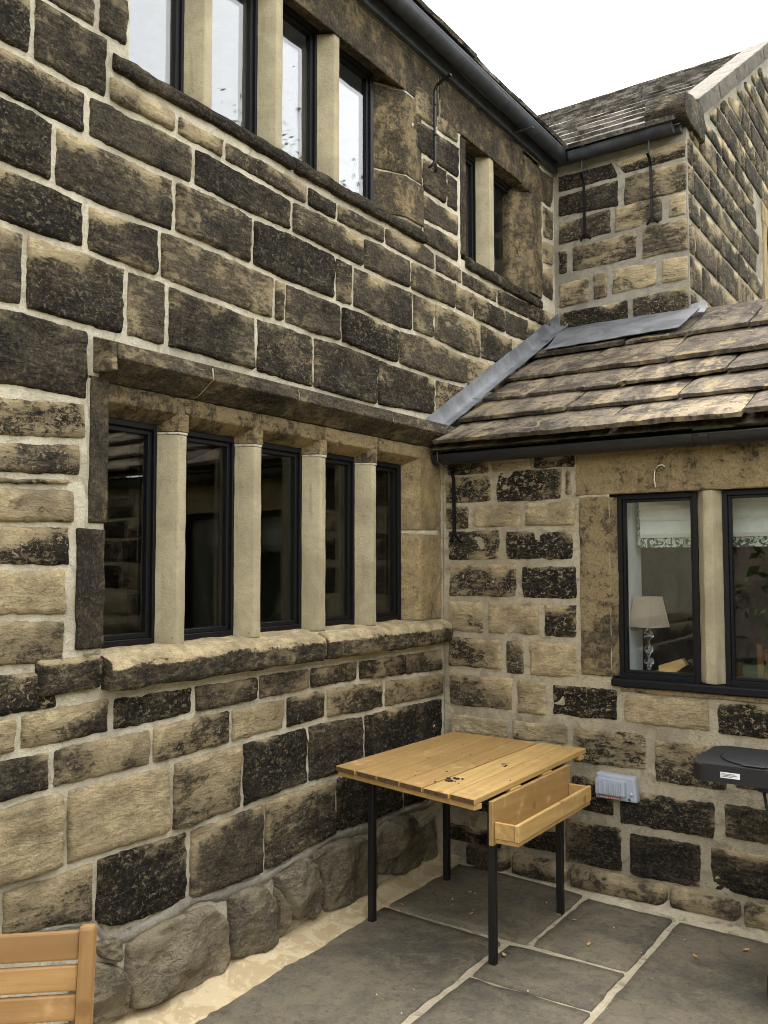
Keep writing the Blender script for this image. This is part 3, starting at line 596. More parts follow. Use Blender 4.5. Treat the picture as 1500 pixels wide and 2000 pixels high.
# boulders of the footing: rough squared blocks, closely set, bulging past the wall face
def boulder(poly, depth):
    _sid[0] += 1; sd = _sid[0]*3.7
    P = [Vector(p) for p in poly]; c = sum(P, Vector((0, 0)))/len(P)
    per = []
    for a, b in zip(P, P[1:]+P[:1]):
        n = max(2, int((b-a).length/.013))
        per += [a+(b-a)*i/n for i in range(n)]
    for _ in range(2): per = [(per[i-1]+per[i]*2+per[(i+1) % len(per)])/4 for i in range(len(per))]
    pl = [(depth*random.uniform(.72, 1.15), random.uniform(-.4, .4), random.uniform(-.35, .45)) for _ in range(6)]
    n = len(per); rings = [1.03, 1.02, 1.0, .97, .93, .88, .82, .75, .67, .58, .49, .39, .28, .16, .07]; V = []
    for r in rings:
        for p in per:
            q = c+(p-c)*r; h = -.03+(depth+.03)*max(0., 1-min(1, r)**5.5)**.55
            h = min([h]+[max(depth*.42, p0+a0*(q.x-c.x)+b0*(q.y-c.y)+.006*noise.noise(Vector((q.x*15, q.y*15, p0*99)))) for p0, a0, b0 in pl])
            k = Vector((q.x, q.y, sd*.1)); rg = 1-abs(noise.noise(k*9))*2
            h += (.010*noise.noise(k*5)+.010*noise.noise(k*12)+.012*rg*noise.noise(k*4+Vector((7, 0, 0)))+.009*noise.noise(k*27)+.005*noise.noise(k*55))*min(1., (1.05-r)*5)
            q = q+Vector((noise.noise(Vector((q.x*9, q.y*9, sd+4)))+.5*noise.noise(Vector((q.x*28, q.y*28, sd))), noise.noise(Vector((q.x*9, q.y*9, sd+9)))+.5*noise.noise(Vector((q.x*28, q.y*28, sd+2)))))*.009
            V.append((XA+max(h, -.04), q.x, q.y))
    F = [(k*n+i, k*n+(i+1) % n, (k+1)*n+(i+1) % n, (k+1)*n+i) for k in range(len(rings)-1) for i in range(n)]
    m = len(V); V.append((sum(V[m-n+i][0] for i in range(n))/n, c.x, c.y))
    F += [((len(rings)-1)*n+i, (len(rings)-1)*n+(i+1) % n, m) for i in range(n)]
    a, b, d = (Vector(V[i]) for i in F[-1])
    if (b-a).cross(d-a).x < 0: F = [f[::-1] for f in F]
    return mesh('boulder', V, F, 'boulder', wall_a, True, col=(random.uniform(.3, .55), random.uniform(.2, .6), .2, 1))
for i, b in enumerate(BOULDERS):
    boulder(b, (.08, .05, .095, .09, .06, .09, .09, .09, .06)[i])
for i in range(6):
    y = 1.62-.36*i; boulder([(y-.36, .02), (y-.34, .25), (y-.2, .33), (y-.06, .28), (y-.01, .04), (y-.2, -.02)], .09)
# grey bedding mortar smeared along the top of the footing
J = COURSES[-1][1]; V = []; us = [j[0] for j in J]; u = us[0]-.6; pr = [(-.034, -.004), (-.024, .010), (-.008, .015), (.006, .009), (.012, -.004)]; cnt = 0
while u < us[-1]:
    v = poly_at(J, u) if u > us[0] else J[0][1]
    for dv, hh in pr: V.append((XA+hh+.007*noise.noise(Vector((u*17, dv*40, 1)))+.005*noise.noise(Vector((u*50, dv*90, 1))), u, v+dv*(1.1+.9*noise.noise(Vector((u*6, 9, 0))))+.014*noise.noise(Vector((u*9, 3, dv*20)))+.006*noise.noise(Vector((u*33, 3, dv*60)))))
    u += .014; cnt += 1
m = len(pr); mesh('bedding_mortar', V, [(i*m+k, i*m+k+1, (i+1)*m+k+1, (i+1)*m+k) for i in range(cnt-1) for k in range(m-1)], 'mortar_c', house, True)
# cream mortar fillet between footing and flags
def fillet(edge, parent, top=.10):
    V, F = [], []; prof = [(1.0, -.01), (.97, .006), (.8, .014), (.55, .024), (.3, .036), (.0, .05)]
    E = []
    for (a, b) in zip(edge, edge[1:]):
        n = max(1, int(abs(b[1]-a[1])/.03)); E += [(a[0]+(b[0]-a[0])*i/n, a[1]+(b[1]-a[1])*i/n) for i in range(n)]
    E.append(edge[-1])
    for i, (x, y) in enumerate(E):
        wob = .010*noise.noise(Vector((y*6, 1, 0)))+.005*noise.noise(Vector((y*23, 4, 0)))
        for k, (t, z) in enumerate(prof):
            V.append((XA-.02+(x-XA+.02+wob)*t, y, z*(1+.25*noise.noise(Vector((y*5, k, 7))))+.004*noise.noise(Vector((y*30, t*9, 2)))))
    m = len(prof)
    F = [(i*m+k, i*m+k+1, (i+1)*m+k+1, (i+1)*m+k) for i in range(len(E)-1) for k in range(m-1)]
    return mesh('mortar_fillet', V, F, 'fillet', parent, True)
fillet([(-2.43, -1.0), (-2.44, 1.6), (-2.461, 2.248), (-2.468, 2.539), (-2.482, 2.798), (-2.489, 3.207), (-2.504, 3.492), (-2.508, 3.717), (-2.506, 3.917), (-2.50, 4.2), (-2.53, 4.47)], house)

# --- dressed stone pieces of a mullioned window in wall A
Yz = lambda x, z, t: (XA+x, t, z)          # profile in (out, up), swept along the wall
Zy = lambda x, y, t: (XA+x, y, t)          # profile in (out, along), swept upward
def dressed(name, prof, fn, t0, t1, win, soot, mat='dressed', crisp=.2, amp=.005, bevel=.007, cell=.045, wash=0.):
    return prism(name, prof, fn, t0, t1, mat, win, bevel, cell, amp, (soot, random.uniform(.2, .7) if soot < .8 else .15, crisp, 1-wash))
def mullion(win, y0, y1, v0, v1, back=.085, spread=.042):
    prism('mullion', [(-.002, y0), (-.002, y1), (-back, y1+spread), (-back-.06, y1+spread), (-back-.06, y0-spread), (-back, y0-spread)], Zy, v0, v1, 'mullion', win, .005, .05, .0022)

# ground floor window, five lights under a hood mould
wl = part('mullioned_window', house, (XA, 3.1, 1.24))
for y0, y1 in ((2.424, 2.468), (2.866, 2.913), (3.331, 3.376), (3.763, 3.806)): 
    mullion(wl, y0, y1, 1.372, 2.216)
    hexa = lambda g: [(g, y0-g), (g, y1+g), (-.085+g, y1+.042+g), (-.145, y1+.042+g), (-.145, y0-.042-g), (-.085+g, y0-.042-g)]
    prism('bed_joint', hexa(.001), Zy, 2.2165, 2.226, 'mortar_a', wl, .001, .05, .001)
    prism('lintel_nib', hexa(.004), Zy, 2.2265, 2.30, 'dressed', wl, .004, .04, .003, (.35, .4, .3, 1))
edges = [2.06, 2.446, 2.89, 3.353, 3.785, 4.166]
for i in range(5):
    a = edges[i]+(.046 if i else 0); b = edges[i+1]-(.046 if i < 4 else 0)
    light(wl, WALL_A, a, b, 1.375, 2.262, -.082, 'glass', .03)
# lintel stones with a splayed soffit (butt joints over the mullions)
for i, (a, b) in enumerate(((2.0, 2.455), (2.459, 2.905), (2.909, 3.366), (3.37, 4.47))):
    dressed('lintel', [(.001, 2.366), (.001, 2.298), (-.075, 2.256), (-.15, 2.256), (-.15, 2.366)], Yz, a, b, wl, (.52, .46, .36, .30)[i], amp=.004, crisp=.3)
# left jamb, two stones; right jamb, two stones
dressed('jamb', [(.010, 1.998), (.010, 2.075), (-.15, 2.10), (-.15, 1.998)], Zy, 1.845, 2.38, wl, .78)
dressed('jamb', [(.012, 1.952), (.012, 2.068), (-.15, 2.095), (-.15, 1.952)], Zy, 1.395, 1.822, wl, .9)
dressed('jamb', [(.002, 4.47), (.002, 4.236), (-.085, 4.172), (-.15, 4.172), (-.15, 4.47)], Zy, 1.885, 2.37, wl, .12)
dressed('jamb', [(.004, 4.47), (.004, 4.238), (-.085, 4.172), (-.15, 4.172), (-.15, 4.47)], Zy, 1.375, 1.865, wl, .15)
# sill, three stones with a weathered top
for a, b, s in ((1.80, 2.055, .75), (2.062, 3.29, .48), (3.315, 4.475, .42)):
    if a < 2: dressed('sill', [(.026, 1.25), (.032, 1.36), (-.005, 1.374), (-.15, 1.374), (-.15, 1.25)], Yz, a, b, wl, s, mat='stone', crisp=.5, amp=.007, bevel=.015, wash=.4)
    else: dressed('sill', [(.060, 1.238), (.072, 1.256), (.075, 1.318), (.064, 1.345), (.040, 1.360), (-.04, 1.378), (-.15, 1.388), (-.15, 1.238)], Yz, a, b, wl, s+.24, mat='stone', crisp=.35, amp=.008, bevel=.008, wash=1.1)
# hood mould, four stones, with a dropped stop at the left end
HP = [(-.02, 2.532), (.100, 2.496), (.108, 2.438), (.005, 2.370), (-.02, 2.368)]
for a, b, s in ((2.036, 2.505, .74), (2.517, 3.045, .76), (3.057, 3.81, .72), (3.822, 4.485, .7)):
    dressed('hood_mould', HP, Yz, a, b, wl, s, mat='stone', crisp=.1, amp=.0018, bevel=.0025)
dressed('hood_mould', [(-.02, 2.532), (.102, 2.496), (.110, 2.392), (-.02, 2.392)], Yz, 2.008, 2.033, wl, .6, mat='stone', amp=.003, bevel=.004)
# mortar showing in the joints between the dressed stones
def joint_core(prof, fn, t0, t1, win, mat='mortar_a'): prism('joint_mortar', prof, fn, t0, t1, mat, win, 0, .06, .0015)
joint_core([(-.02, 2.522), (.094, 2.489), (.102, 2.443), (.004, 2.377), (-.02, 2.375)], Yz, 2.06, 4.48, wl)
joint_core([(.0, 1.985), (.0, 2.066), (-.15, 2.09), (-.15, 1.985)], Zy, 1.37, 2.37, wl)
joint_core([(-.002, 4.468), (-.002, 4.245), (-.085, 4.179), (-.15, 4.179), (-.15, 4.468)], Zy, 1.37, 2.37, wl)
joint_core([(-.005, 2.364), (-.005, 2.306), (-.075, 2.264), (-.15, 2.264), (-.15, 2.38)], Yz, 2.05, 4.46, wl)
joint_core([(.052, 1.256), (.058, 1.322), (.040, 1.346), (-.04, 1.366), (-.15, 1.376), (-.15, 1.256)], Yz, 2.07, 4.46, wl)
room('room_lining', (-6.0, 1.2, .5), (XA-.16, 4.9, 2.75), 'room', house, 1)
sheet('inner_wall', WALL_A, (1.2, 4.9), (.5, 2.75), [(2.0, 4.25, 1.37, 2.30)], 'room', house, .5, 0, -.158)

# first floor window, four lights
wu = part('mullioned_window', house, (XA, 3.1, 3.55))
for y0, y1 in ((2.541, 2.588), (2.995, 3.041), (3.437, 3.481)): mullion(wu, y0, y1, 3.628, 4.40)
edges = [2.13, 2.565, 3.018, 3.459, 3.90]
for i in range(4):
    a = edges[i]+(.046 if i else 0); b = edges[i+1]-(.046 if i < 3 else 0)
    light(wu, WALL_A, a, b, 3.63, 4.44, -.082, 'glass_up', .03)
for a, b in ((1.95, 3.02), (3.024, 4.46)):
    dressed('lintel', [(.008, 4.66), (.008, 4.395), (-.075, 4.43), (-.15, 4.43), (-.15, 4.66)], Yz, a, b, wu, .72, amp=.006, crisp=.05)
dressed('jamb', [(.006, 4.265), (.006, 4.075), (-.10, 3.905), (-.15, 3.905), (-.15, 4.265)], Zy, 3.905, 4.385, wu, .60, amp=.006)
dressed('jamb', [(.012, 4.280), (.012, 4.085), (-.10, 3.905), (-.15, 3.905), (-.15, 4.280)], Zy, 3.655, 3.893, wu, .5, amp=.006)
joint_core([(.002, 4.262), (.002, 4.095), (-.10, 3.915), (-.15, 3.915), (-.15, 4.262)], Zy, 3.64, 4.40, wu)
dressed('jamb', [(-.004, 2.0), (-.004, 2.147), (-.15, 2.16), (-.15, 2.0)], Zy, 3.63, 4.39, wu, .75)
dressed('sill', [(.030, 3.558), (.034, 3.600), (.0, 3.632), (-.15, 3.640), (-.15, 3.55)], Yz, 2.07, 3.098, wu, .98, mat='stone', crisp=.1, amp=.010, bevel=.012)
dressed('sill', [(.034, 3.553), (.038, 3.598), (.0, 3.632), (-.15, 3.640), (-.15, 3.55)], Yz, 3.118, 4.285, wu, .98, mat='stone', crisp=.1, amp=.012, bevel=.012)
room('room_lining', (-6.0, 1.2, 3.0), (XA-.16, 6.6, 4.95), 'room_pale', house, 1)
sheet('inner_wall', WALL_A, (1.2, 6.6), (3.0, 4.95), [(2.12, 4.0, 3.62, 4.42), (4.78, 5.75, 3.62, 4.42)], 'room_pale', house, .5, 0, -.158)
# casement stay hanging in the second light
bm = bmesh.new(); add_box(bm, (XA-.035, 3.035, 3.98), (XA-.02, 3.047, 4.36)); add_box(bm, (XA-.035, 3.03, 3.94), (XA-.02, 3.052, 3.985)); bm_obj('casement_stay', bm, 'black', wu)

# small first floor window, two lights
ws = part('mullioned_window', house, (XA, 5.3, 3.55))
mullion(ws, 5.125, 5.187, 3.62, 4.42)
light(ws, WALL_A, 4.80, 5.11, 3.63, 4.40, -.085, 'glass', .03); light(ws, WALL_A, 5.20, 5.72, 3.63, 4.40, -.085, 'glass', .03)
dressed('jamb', [(.004, 4.722), (.004, 4.797), (-.15, 4.83), (-.15, 4.722)], Zy, 3.63, 4.39, ws, .85)
dressed('jamb', [(.010, 5.935), (.010, 5.77), (-.09, 5.60), (-.15, 5.60), (-.15, 5.935)], Zy, 3.645, 4.385, ws, .6, amp=.007)
dressed('lintel', [(.010, 4.66), (.010, 4.40), (-.075, 4.41), (-.15, 4.41), (-.15, 4.66)], Yz, 4.47, 5.62, ws, .72, amp=.007, crisp=.05)
dressed('lintel', [(.018, 4.62), (.03, 4.50), (.0, 4.392), (-.15, 4.392), (-.15, 4.62)], Yz, 5.63, 6.12, ws, .68, amp=.012, crisp=.05)
dressed('sill', [(.03, 3.555), (.035, 3.605), (.0, 3.64), (-.15, 3.645), (-.15, 3.55)], Yz, 4.78, 5.90, ws, .85, mat='stone', amp=.010, bevel=.012)
# eaves course above the lintels, fascia and the gutter
def gutter(name, p0, p1, r, mat, parent, out):
    """half-round gutter running from p0 to p1; out = horizontal direction away from the wall"""
    p0, p1, out = Vector(p0), Vector(p1), Vector(out); n = 12; bm = bmesh.new(); prof = []
    for k in range(n+1): a = math.pi*k/n; prof.append((math.cos(a)*r, -math.sin(a)*r))
    prof += [(-r+.004, 0.)]+[(math.cos(math.pi-math.pi*k/n)*(r-.005), -math.sin(math.pi-math.pi*k/n)*(r-.005)) for k in range(1, n)]+[(r-.004, .0)]
    prof = [(r+.004, .006)]+prof[:n+1]+[(-r-.004, .006)]+prof[n+1:]
    m = max(2, int((p1-p0).length/.25)); rings = []
    for i in range(m+1):
        c = p0.lerp(p1, i/m)+Vector((0, 0, .003*noise.noise(Vector((i*.7, r*90, 1)))))
        rings.append([bm.verts.new(c+out*a+Vector((0, 0, b))) for a, b in prof])
    for q0, q1 in zip(rings, rings[1:]):
        for j in range(len(prof)): bm.faces.new((q0[j], q0[(j+1) % len(prof)], q1[(j+1) % len(prof)], q1[j]))
    for c in (p0, p1):   # stop ends
        vv = [bm.verts.new(c+out*(math.cos(math.pi*k/n)*r)+Vector((0, 0, -math.sin(math.pi*k/n)*r))) for k in range(n+1)]; bm.faces.new(vv)
    return bm_obj(name, bm, mat, parent, True)
def fork_bracket(parent, base, out, side, h, reach):
    """wrought strap: a hook under the gutter, a flat bar on the wall, a forked foot"""
    b, o, s = Vector(base), Vector(out), Vector(side); up = Vector((0, 0, 1)); bm = bmesh.new()
    def strip(pts, w, t):
        pr = None
        for i, p in enumerate(pts):
            d = (pts[min(i+1, len(pts)-1)]-pts[max(i-1, 0)]).normalized(); sd = s if abs(d.dot(s)) < .9 else up
            q = d.cross(sd).normalized(); sd = q.cross(d).normalized()
            ring = [bm.verts.new(p+sd*w*a+q*t*c) for a, c in ((-.5, -.5), (.5, -.5), (.5, .5), (-.5, .5))]
            if pr:
                for j in range(4): bm.faces.new((pr[j], pr[(j+1) % 4], ring[(j+1) % 4], ring[j]))
            else: bm.faces.new(ring)
            pr = ring
        bm.faces.new(pr[::-1])
    strip([b+o*.028, b+o*.028+up*h*.5, b+o*.03+up*(h-.03), b+o*.045+up*h, b+o*(reach*.6)+up*(h+.02), b+o*reach+up*(h+.035)], .019, .009)
    for k in (-1, 1): strip([b+o*.028+up*.01, b+o*.026+s*k*.010-up*.012, b+o*.02+s*k*.026-up*.034, b+o*.005+s*k*.040-up*.044], .014, .008)
    for z in (h*.35, h*.75):
        c = b+o*.034+up*z; bmesh.ops.create_icosphere(bm, subdivisions=1, radius=.007, matrix=Matrix.Translation(c))
    return bm_obj('bracket', bm, 'black', parent)
ga = gutter('gutter', (XA+.120, -1.0, 4.748), (XA+.120, 6.08, 4.748), .055, 'gutter_grey', house, (1, 0, 0))
fork_bracket(ga, (XA+.012, 4.355, 4.07), (1, 0, 0), (0, 1, 0), .46, .14)
for y in (.9, 2.7, 5.4): box('bracket', (XA+.045, y, 4.672), (XA+.19, y+.02, 4.682), 'gutter_grey', ga, .002)
box('fascia', (XA+.012, -1.0, 4.66), (XA+.045, 6.15, 4.80), 'gutter_grey', house, .003)

# --- stone slates
def slate(parent, fn, x0, x1, s0, s1, t=.03, lift=None, cell=.07, amp=.006, rough=1.0, mat='slate'):
    """fn(x, s, n): s runs up the slope, n out of it. The tail lies on the course below"""
    bm = bmesh.new(); lift = t if lift is None else lift; jit = lambda: random.uniform(-.008, .008)
    j0, j1, j2, j3 = jit(), jit(), jit(), jit()
    c = [(x0, s0+j0, lift), (x1, s0+j1, lift), (x1+j2, s1, 0.), (x0+j3, s1, 0.)]
    nx, ns = max(2, int((x1-x0)/cell)), max(2, int((s1-s0)/cell)); sd = random.uniform(0, 90); G = {}
    for lay in (0, 1):
        for j in range(ns+1):
            for i in range(nx+1):
                a, b = i/nx, j/ns
                x = (c[0][0]*(1-a)+c[1][0]*a)*(1-b)+(c[3][0]*(1-a)+c[2][0]*a)*b
                s = (c[0][1]*(1-a)+c[1][1]*a)*(1-b)+(c[3][1]*(1-a)+c[2][1]*a)*b
                n = lift*(1-b)+lay*t
                n += (.5*amp*noise.noise(Vector((x*6, s*6, sd)))+.35*amp*noise.noise(Vector((x*21, s*21, sd)))) if lay else 0
                if j == 0: s += rough*(.010*noise.noise(Vector((x*9, sd, 1)))+.008*noise.noise(Vector((x*31, sd, lay*2.))))
                if i in (0, nx): x += rough*(.006*noise.noise(Vector((s*12, sd, i)))+.004*noise.noise(Vector((s*40, sd, i))))
                if lay and (j == 0 or i in (0, nx)): n -= .006
                G[lay, i, j] = bm.verts.new(fn(x, s, n))
    for j in range(ns):
        for i in range(nx):
            bm.faces.new((G[1, i, j], G[1, i+1, j], G[1, i+1, j+1], G[1, i, j+1])); bm.faces.new((G[0, i, j], G[0, i, j+1], G[0, i+1, j+1], G[0, i+1, j]))
    for i in range(nx):
        bm.faces.new((G[0, i, 0], G[0, i+1, 0], G[1, i+1, 0], G[1, i, 0])); bm.faces.new((G[0, i, ns], G[1, i, ns], G[1, i+1, ns], G[0, i+1, ns]))
    for j in range(ns):
        bm.faces.new((G[0, 0, j], G[1, 0, j], G[1, 0, j+1], G[0, 0, j+1])); bm.faces.new((G[0, nx, j], G[0, nx, j+1], G[1, nx, j+1], G[1, nx, j]))
    return bm_obj('slate', bm, mat, parent, False)
def cuts(rng, a, b, lo, hi):
    out = [a]
    while b-out[-1] > hi*1.2: out.append(out[-1]+rng.uniform(lo, hi))
    if b-out[-1] < lo*.5 and len(out) > 1: out.pop()
    return out+[b]
# main roof: eaves slates over a roof deck
mr = part('roof', house, (XA-1.5, 2.5, 4.8)); PM = math.atan(.70)
FM = lambda y, s, n: (XA+.15-s*math.cos(PM)+n*math.sin(PM), y, 4.765+s*math.sin(PM)+n*math.cos(PM))
_rm = random.Random(5)
for k in range(4):
    c_ = cuts(_rm, -1.0, 6.12+.22*k, .35, .75)
    for a, b in zip(c_, c_[1:]): slate(mr, FM, a+.004, b-.004, .26*k+_rm.uniform(-.02, .02), .26*k+.34, .028, .03, .12, .008, 1.8, 'slate_far')
V = [FM(y, s, -.01) for y in (-1.0, 9.3) for s in (.05, 4.2)]; V += [(XA-6.4, -1.0, 4.7), (XA-6.4, 9.3, 4.7)]
mesh('roof_deck', V, [(0, 1, 3, 2), (1, 4, 5, 3)], 'slate', mr)

# ================================================================== LOW EXTENSION
ext = thing('low_extension', 'single storey stone extension with a stone slate roof, black gutter and lamp behind its window', 'extension', (-.8, 5.3, 0))
HOLES_B = [(-1.645, -.64, 1.075, 2.06)]
wall_b = sheet('wall', WALL_B, (-2.66, 2.6), (-.05, 2.34), HOLES_B, 'mortar_b', ext, .045, .003)
for u0, u1, v0, v1, s in BOXES_B:
    if v1 < .10: continue
    low = v1 < .62
    quad_stone(wall_b, WALL_B, (max(u0, -2.645), v1+random.uniform(-.004, .004)), (u1, v1+random.uniform(-.004, .004)), (u1+random.uniform(-.004, .004), v0), (max(u0, -2.645), v0), min(9, s+2) if low else min(9, s+(1 if s >= 3 else 0)),
               H=random.uniform(.007, .014), crisp=.85 if not low else .5, rough=.0085, gap=.0, cr=.016, rr=.010, kr=.42)
# footing course, standing forward of the wall
for u0, u1, s in ((-2.50, -2.24, 6), (-2.22, -1.90, 6), (-1.88, -1.378, 5), (-1.362, -1.03, 5), (-1.015, -.70, 6), (-.69, -.3, 5), (-.28, .2, 6), (.22, .7, 5), (.72, 1.3, 6), (1.32, 2.0, 5), (2.02, 2.6, 5)):
    t_ = .118-.012*(u0+2.5); quad_stone(wall_b, WALL_B, (u0, t_), (u1, t_-.012), (u1, -.01), (u0, -.01), s, H=.085+random.uniform(-.01, .01), crisp=.3, rough=.010, gap=.0, cr=.02, rr=.03)
_rb = random.Random(3)
for v0, v1 in ((.115, .32), (.37, .54), (.61, .81), (.87, 1.02), (1.06, 1.26), (1.30, 1.47), (1.5, 1.68), (1.71, 1.88), (1.9, 2.03), (2.05, 2.2)):
    u = -.72 if v1 < 1.03 else -.40
    while u < 2.5:
        w = _rb.uniform(.25, .5); quad_stone(wall_b, WALL_B, (u+.015, v1), (u+w-.015, v1), (u+w-.015, v0), (u+.015, v0), _rb.randint(2, 8), crisp=.85, gap=0., cell=.035); u += w
Bz = lambda y, z, t: (t, YB-y, z); Bx = lambda x, y, t: (x, YB-y, t)
wb = part('window', ext, (-1.14, YB, 1.05))
dressed('lintel', [(.004, 2.288), (.004, 2.060), (-.12, 2.060), (-.12, 2.288)], Bz, -1.828, -.40, wb, .30, amp=.004)
dressed('jamb', [(-1.812, .006), (-1.650, .006), (-1.618, -.05), (-1.618, -.12), (-1.812, -.12)], Bx, 1.105, 2.048, wb, .42, crisp=.1)
dressed('jamb', [(-.42, .006), (-.61, .006), (-.645, -.05), (-.645, -.12), (-.42, -.12)], Bx, 1.105, 2.048, wb, .40, crisp=.1)
prism('mullion', [(-1.168, .0), (-1.122, .0), (-1.086, -.052), (-1.086, -.12), (-1.206, -.12), (-1.206, -.052)], Bx, 1.103, 2.058, 'mullion', wb, .005, .05, .003)
light(wb, WALL_B, -1.622, -1.205, 1.098, 2.056, -.045, 'glass', .026, .05, .014); light(wb, WALL_B, -1.087, -.645, 1.098, 2.056, -.045, 'glass', .026, .05, .014)
box('sill', (-1.64, YB-.035, 1.062), (-.62, YB+.12, 1.099), 'black', wb, .005)
dressed('sill', [(.012, 1.058), (.012, 1.034), (-.1, 1.034), (-.1, 1.058)], Bz, -1.60, -.62, wb, .25)
tube('plant_root', [(-1.395, YB-.014, 2.083), (-1.401, YB-.015, 2.12), (-1.398, YB-.016, 2.165), (-1.383, YB-.016, 2.19), (-1.36, YB-.015, 2.197), (-1.345, YB-.014, 2.186)], .0035, 'root', ext, 6)
# inside: white reveals, dark sill board, dim room
box('inner_reveal', (-1.72, YB+.122, 1.06), (-1.612, YB+.40, 2.12), 'paint_white', ext, .003)
box('inner_reveal', (-.655, YB+.122, 1.06), (-.55, YB+.40, 2.12), 'paint_white', ext, .003)
box('inner_head', (-1.612, YB+.122, 2.062), (-.655, YB+.40, 2.12), 'paint_white', ext, .003)
box('sill_board', (-1.60, YB+.10, 1.075), (-.66, YB+.42, 1.104), 'board', ext, .004)
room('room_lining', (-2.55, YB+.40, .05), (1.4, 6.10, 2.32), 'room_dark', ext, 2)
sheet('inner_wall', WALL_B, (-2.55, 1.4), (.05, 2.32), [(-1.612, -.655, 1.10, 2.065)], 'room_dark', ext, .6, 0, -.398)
# dim furniture: chair backs and a chest beyond the sill
ch = thing('wooden_chest', 'pale wooden chest standing beyond the lamp in the dim room', 'chest', (-1.15, 5.3, .05))
prism('body', [(-1.36, 1.0), (-.98, 1.0), (-1.02, .05), (-1.32, .05)], lambda a, b, t: (a, t, b), 5.15, 5.45, 'oak', ch, .006, .1, 0)
prism('lid', [(-1.38, 1.03), (-.96, 1.03), (-.96, 1.003), (-1.38, 1.003)], lambda a, b, t: (a, t, b), 5.13, 5.47, 'oak', ch, .004, .1, 0)
dc = thing('dining_chair', 'reddish wooden dining chair inside behind the mullion', 'chair', (-.95, 5.2, .05))
for x in (-1.08, -.72):
    box('post', (x, 5.2, .05), (x+.035, 5.235, 1.25), 'furniture', dc, .004)
    box('leg', (x, 4.93, .05), (x+.035, 4.965, .45), 'furniture', dc, .004)
for z in (1.02, 1.15): box('rail', (-1.045, 5.205, z), (-.72, 5.228, z+.07), 'furniture', dc, .004)
box('seat', (-1.09, 4.92, .45), (-.68, 5.199, .48), 'furniture', dc, .005)

# gutter and its brackets
gb = gutter('gutter', (-2.655, YB-.10, 2.318), (2.6, YB-.10, 2.318), .052, 'gutter', ext, (0, -1, 0))
fork_bracket(gb, (-2.566, YB-.012, 1.865), (0, -1, 0), (1, 0, 0), .35, .04)
tube('hanger_wire', [(-2.585, YB-.055, 2.215), (-2.60, YB-.06, 2.25), (-2.608, YB-.155, 2.28), (-2.605, YB-.158, 2.345)], .005, 'gutter_grey', gb, 6)
for x in (-1.215, -1.14):
    bm = bmesh.new(); n = 12
    for k in range(n):
        a0, a1 = math.pi*k/n, math.pi*(k+1)/n
        q = [(x+dx, YB-.10-math.cos(a)*r, 2.322-math.sin(a)*r) for dx in (0, .045) for a in (a0, a1) for r in (.053, .060)]
        vv = [bm.verts.new(p) for p in q]; bmesh.ops.convex_hull(bm, input=vv)
    bm_obj('union_bracket', bm, 'gutter', gb)
box('fascia', (-2.66, YB-.035, 2.30), (2.6, YB-.006, 2.355), 'black', ext, .003)
# slate roof
er = part('roof', ext, (-.8, 5.3, 2.35)); PE = math.atan(.553); LE = math.hypot(1, .553)
FE = lambda x, s, n: (x, 4.285+s*math.cos(PE)-n*math.sin(PE), 2.335+s*math.sin(PE)+n*math.cos(PE))
SL = lambda y: (y-4.285)*LE
ROWS = [(4.285, [-2.60, -2.254, -1.582, -.916, -.3, .35, .9, 1.5, 2.1, 2.6]), (4.572, [-2.60, -1.911, -1.30, -.72, -.1, .5, 1.2, 1.8, 2.6]),
        (4.895, [-2.60, -2.288, -1.718, -1.133, -.5, .1, .8, 1.4, 2.0, 2.6]), (5.225, [-2.60, -2.093, -1.541, -.86, -.2, .4, 1.0, 1.7, 2.6]),
        (5.665, [-2.60, -1.95, -1.56, -1.169, -.55, .05, .7, 1.4, 2.0, 2.6])]
for k, (y, xs) in enumerate(ROWS):
    s0 = SL(y); s1 = SL(ROWS[k+1][0]) if k < 4 else SL(6.26)
    for a, b in zip(xs, xs[1:]): slate(er, FE, a+.006, b-.006, s0+random.uniform(-.018, .018), s1+(.09 if k < 4 else 0), random.uniform(.024, .034), random.uniform(.042, .056), .045, .010, 1.2)
V = [FE(x, s, -.004) for x in (-2.66, 2.6) for s in (.03, SL(6.27))]; V += [(-2.66, 8.2, 2.33), (2.6, 8.2, 2.33)]
mesh('roof_deck', V, [(0, 1, 3, 2), (1, 4, 5, 3)], 'slate', er)
for i, x in enumerate((-1.60, -1.02, -.4, .2, .8, 1.4, 2.0)):     # ridge stones
    prism('ridge_stone', [(6.10, 3.375), (6.27, 3.475), (6.44, 3.375), (6.44, 3.34), (6.27, 3.43), (6.10, 3.34)], lambda a, b, t: (t, a, b), x, x+.575, 'slate', er, .006, .07, .006)
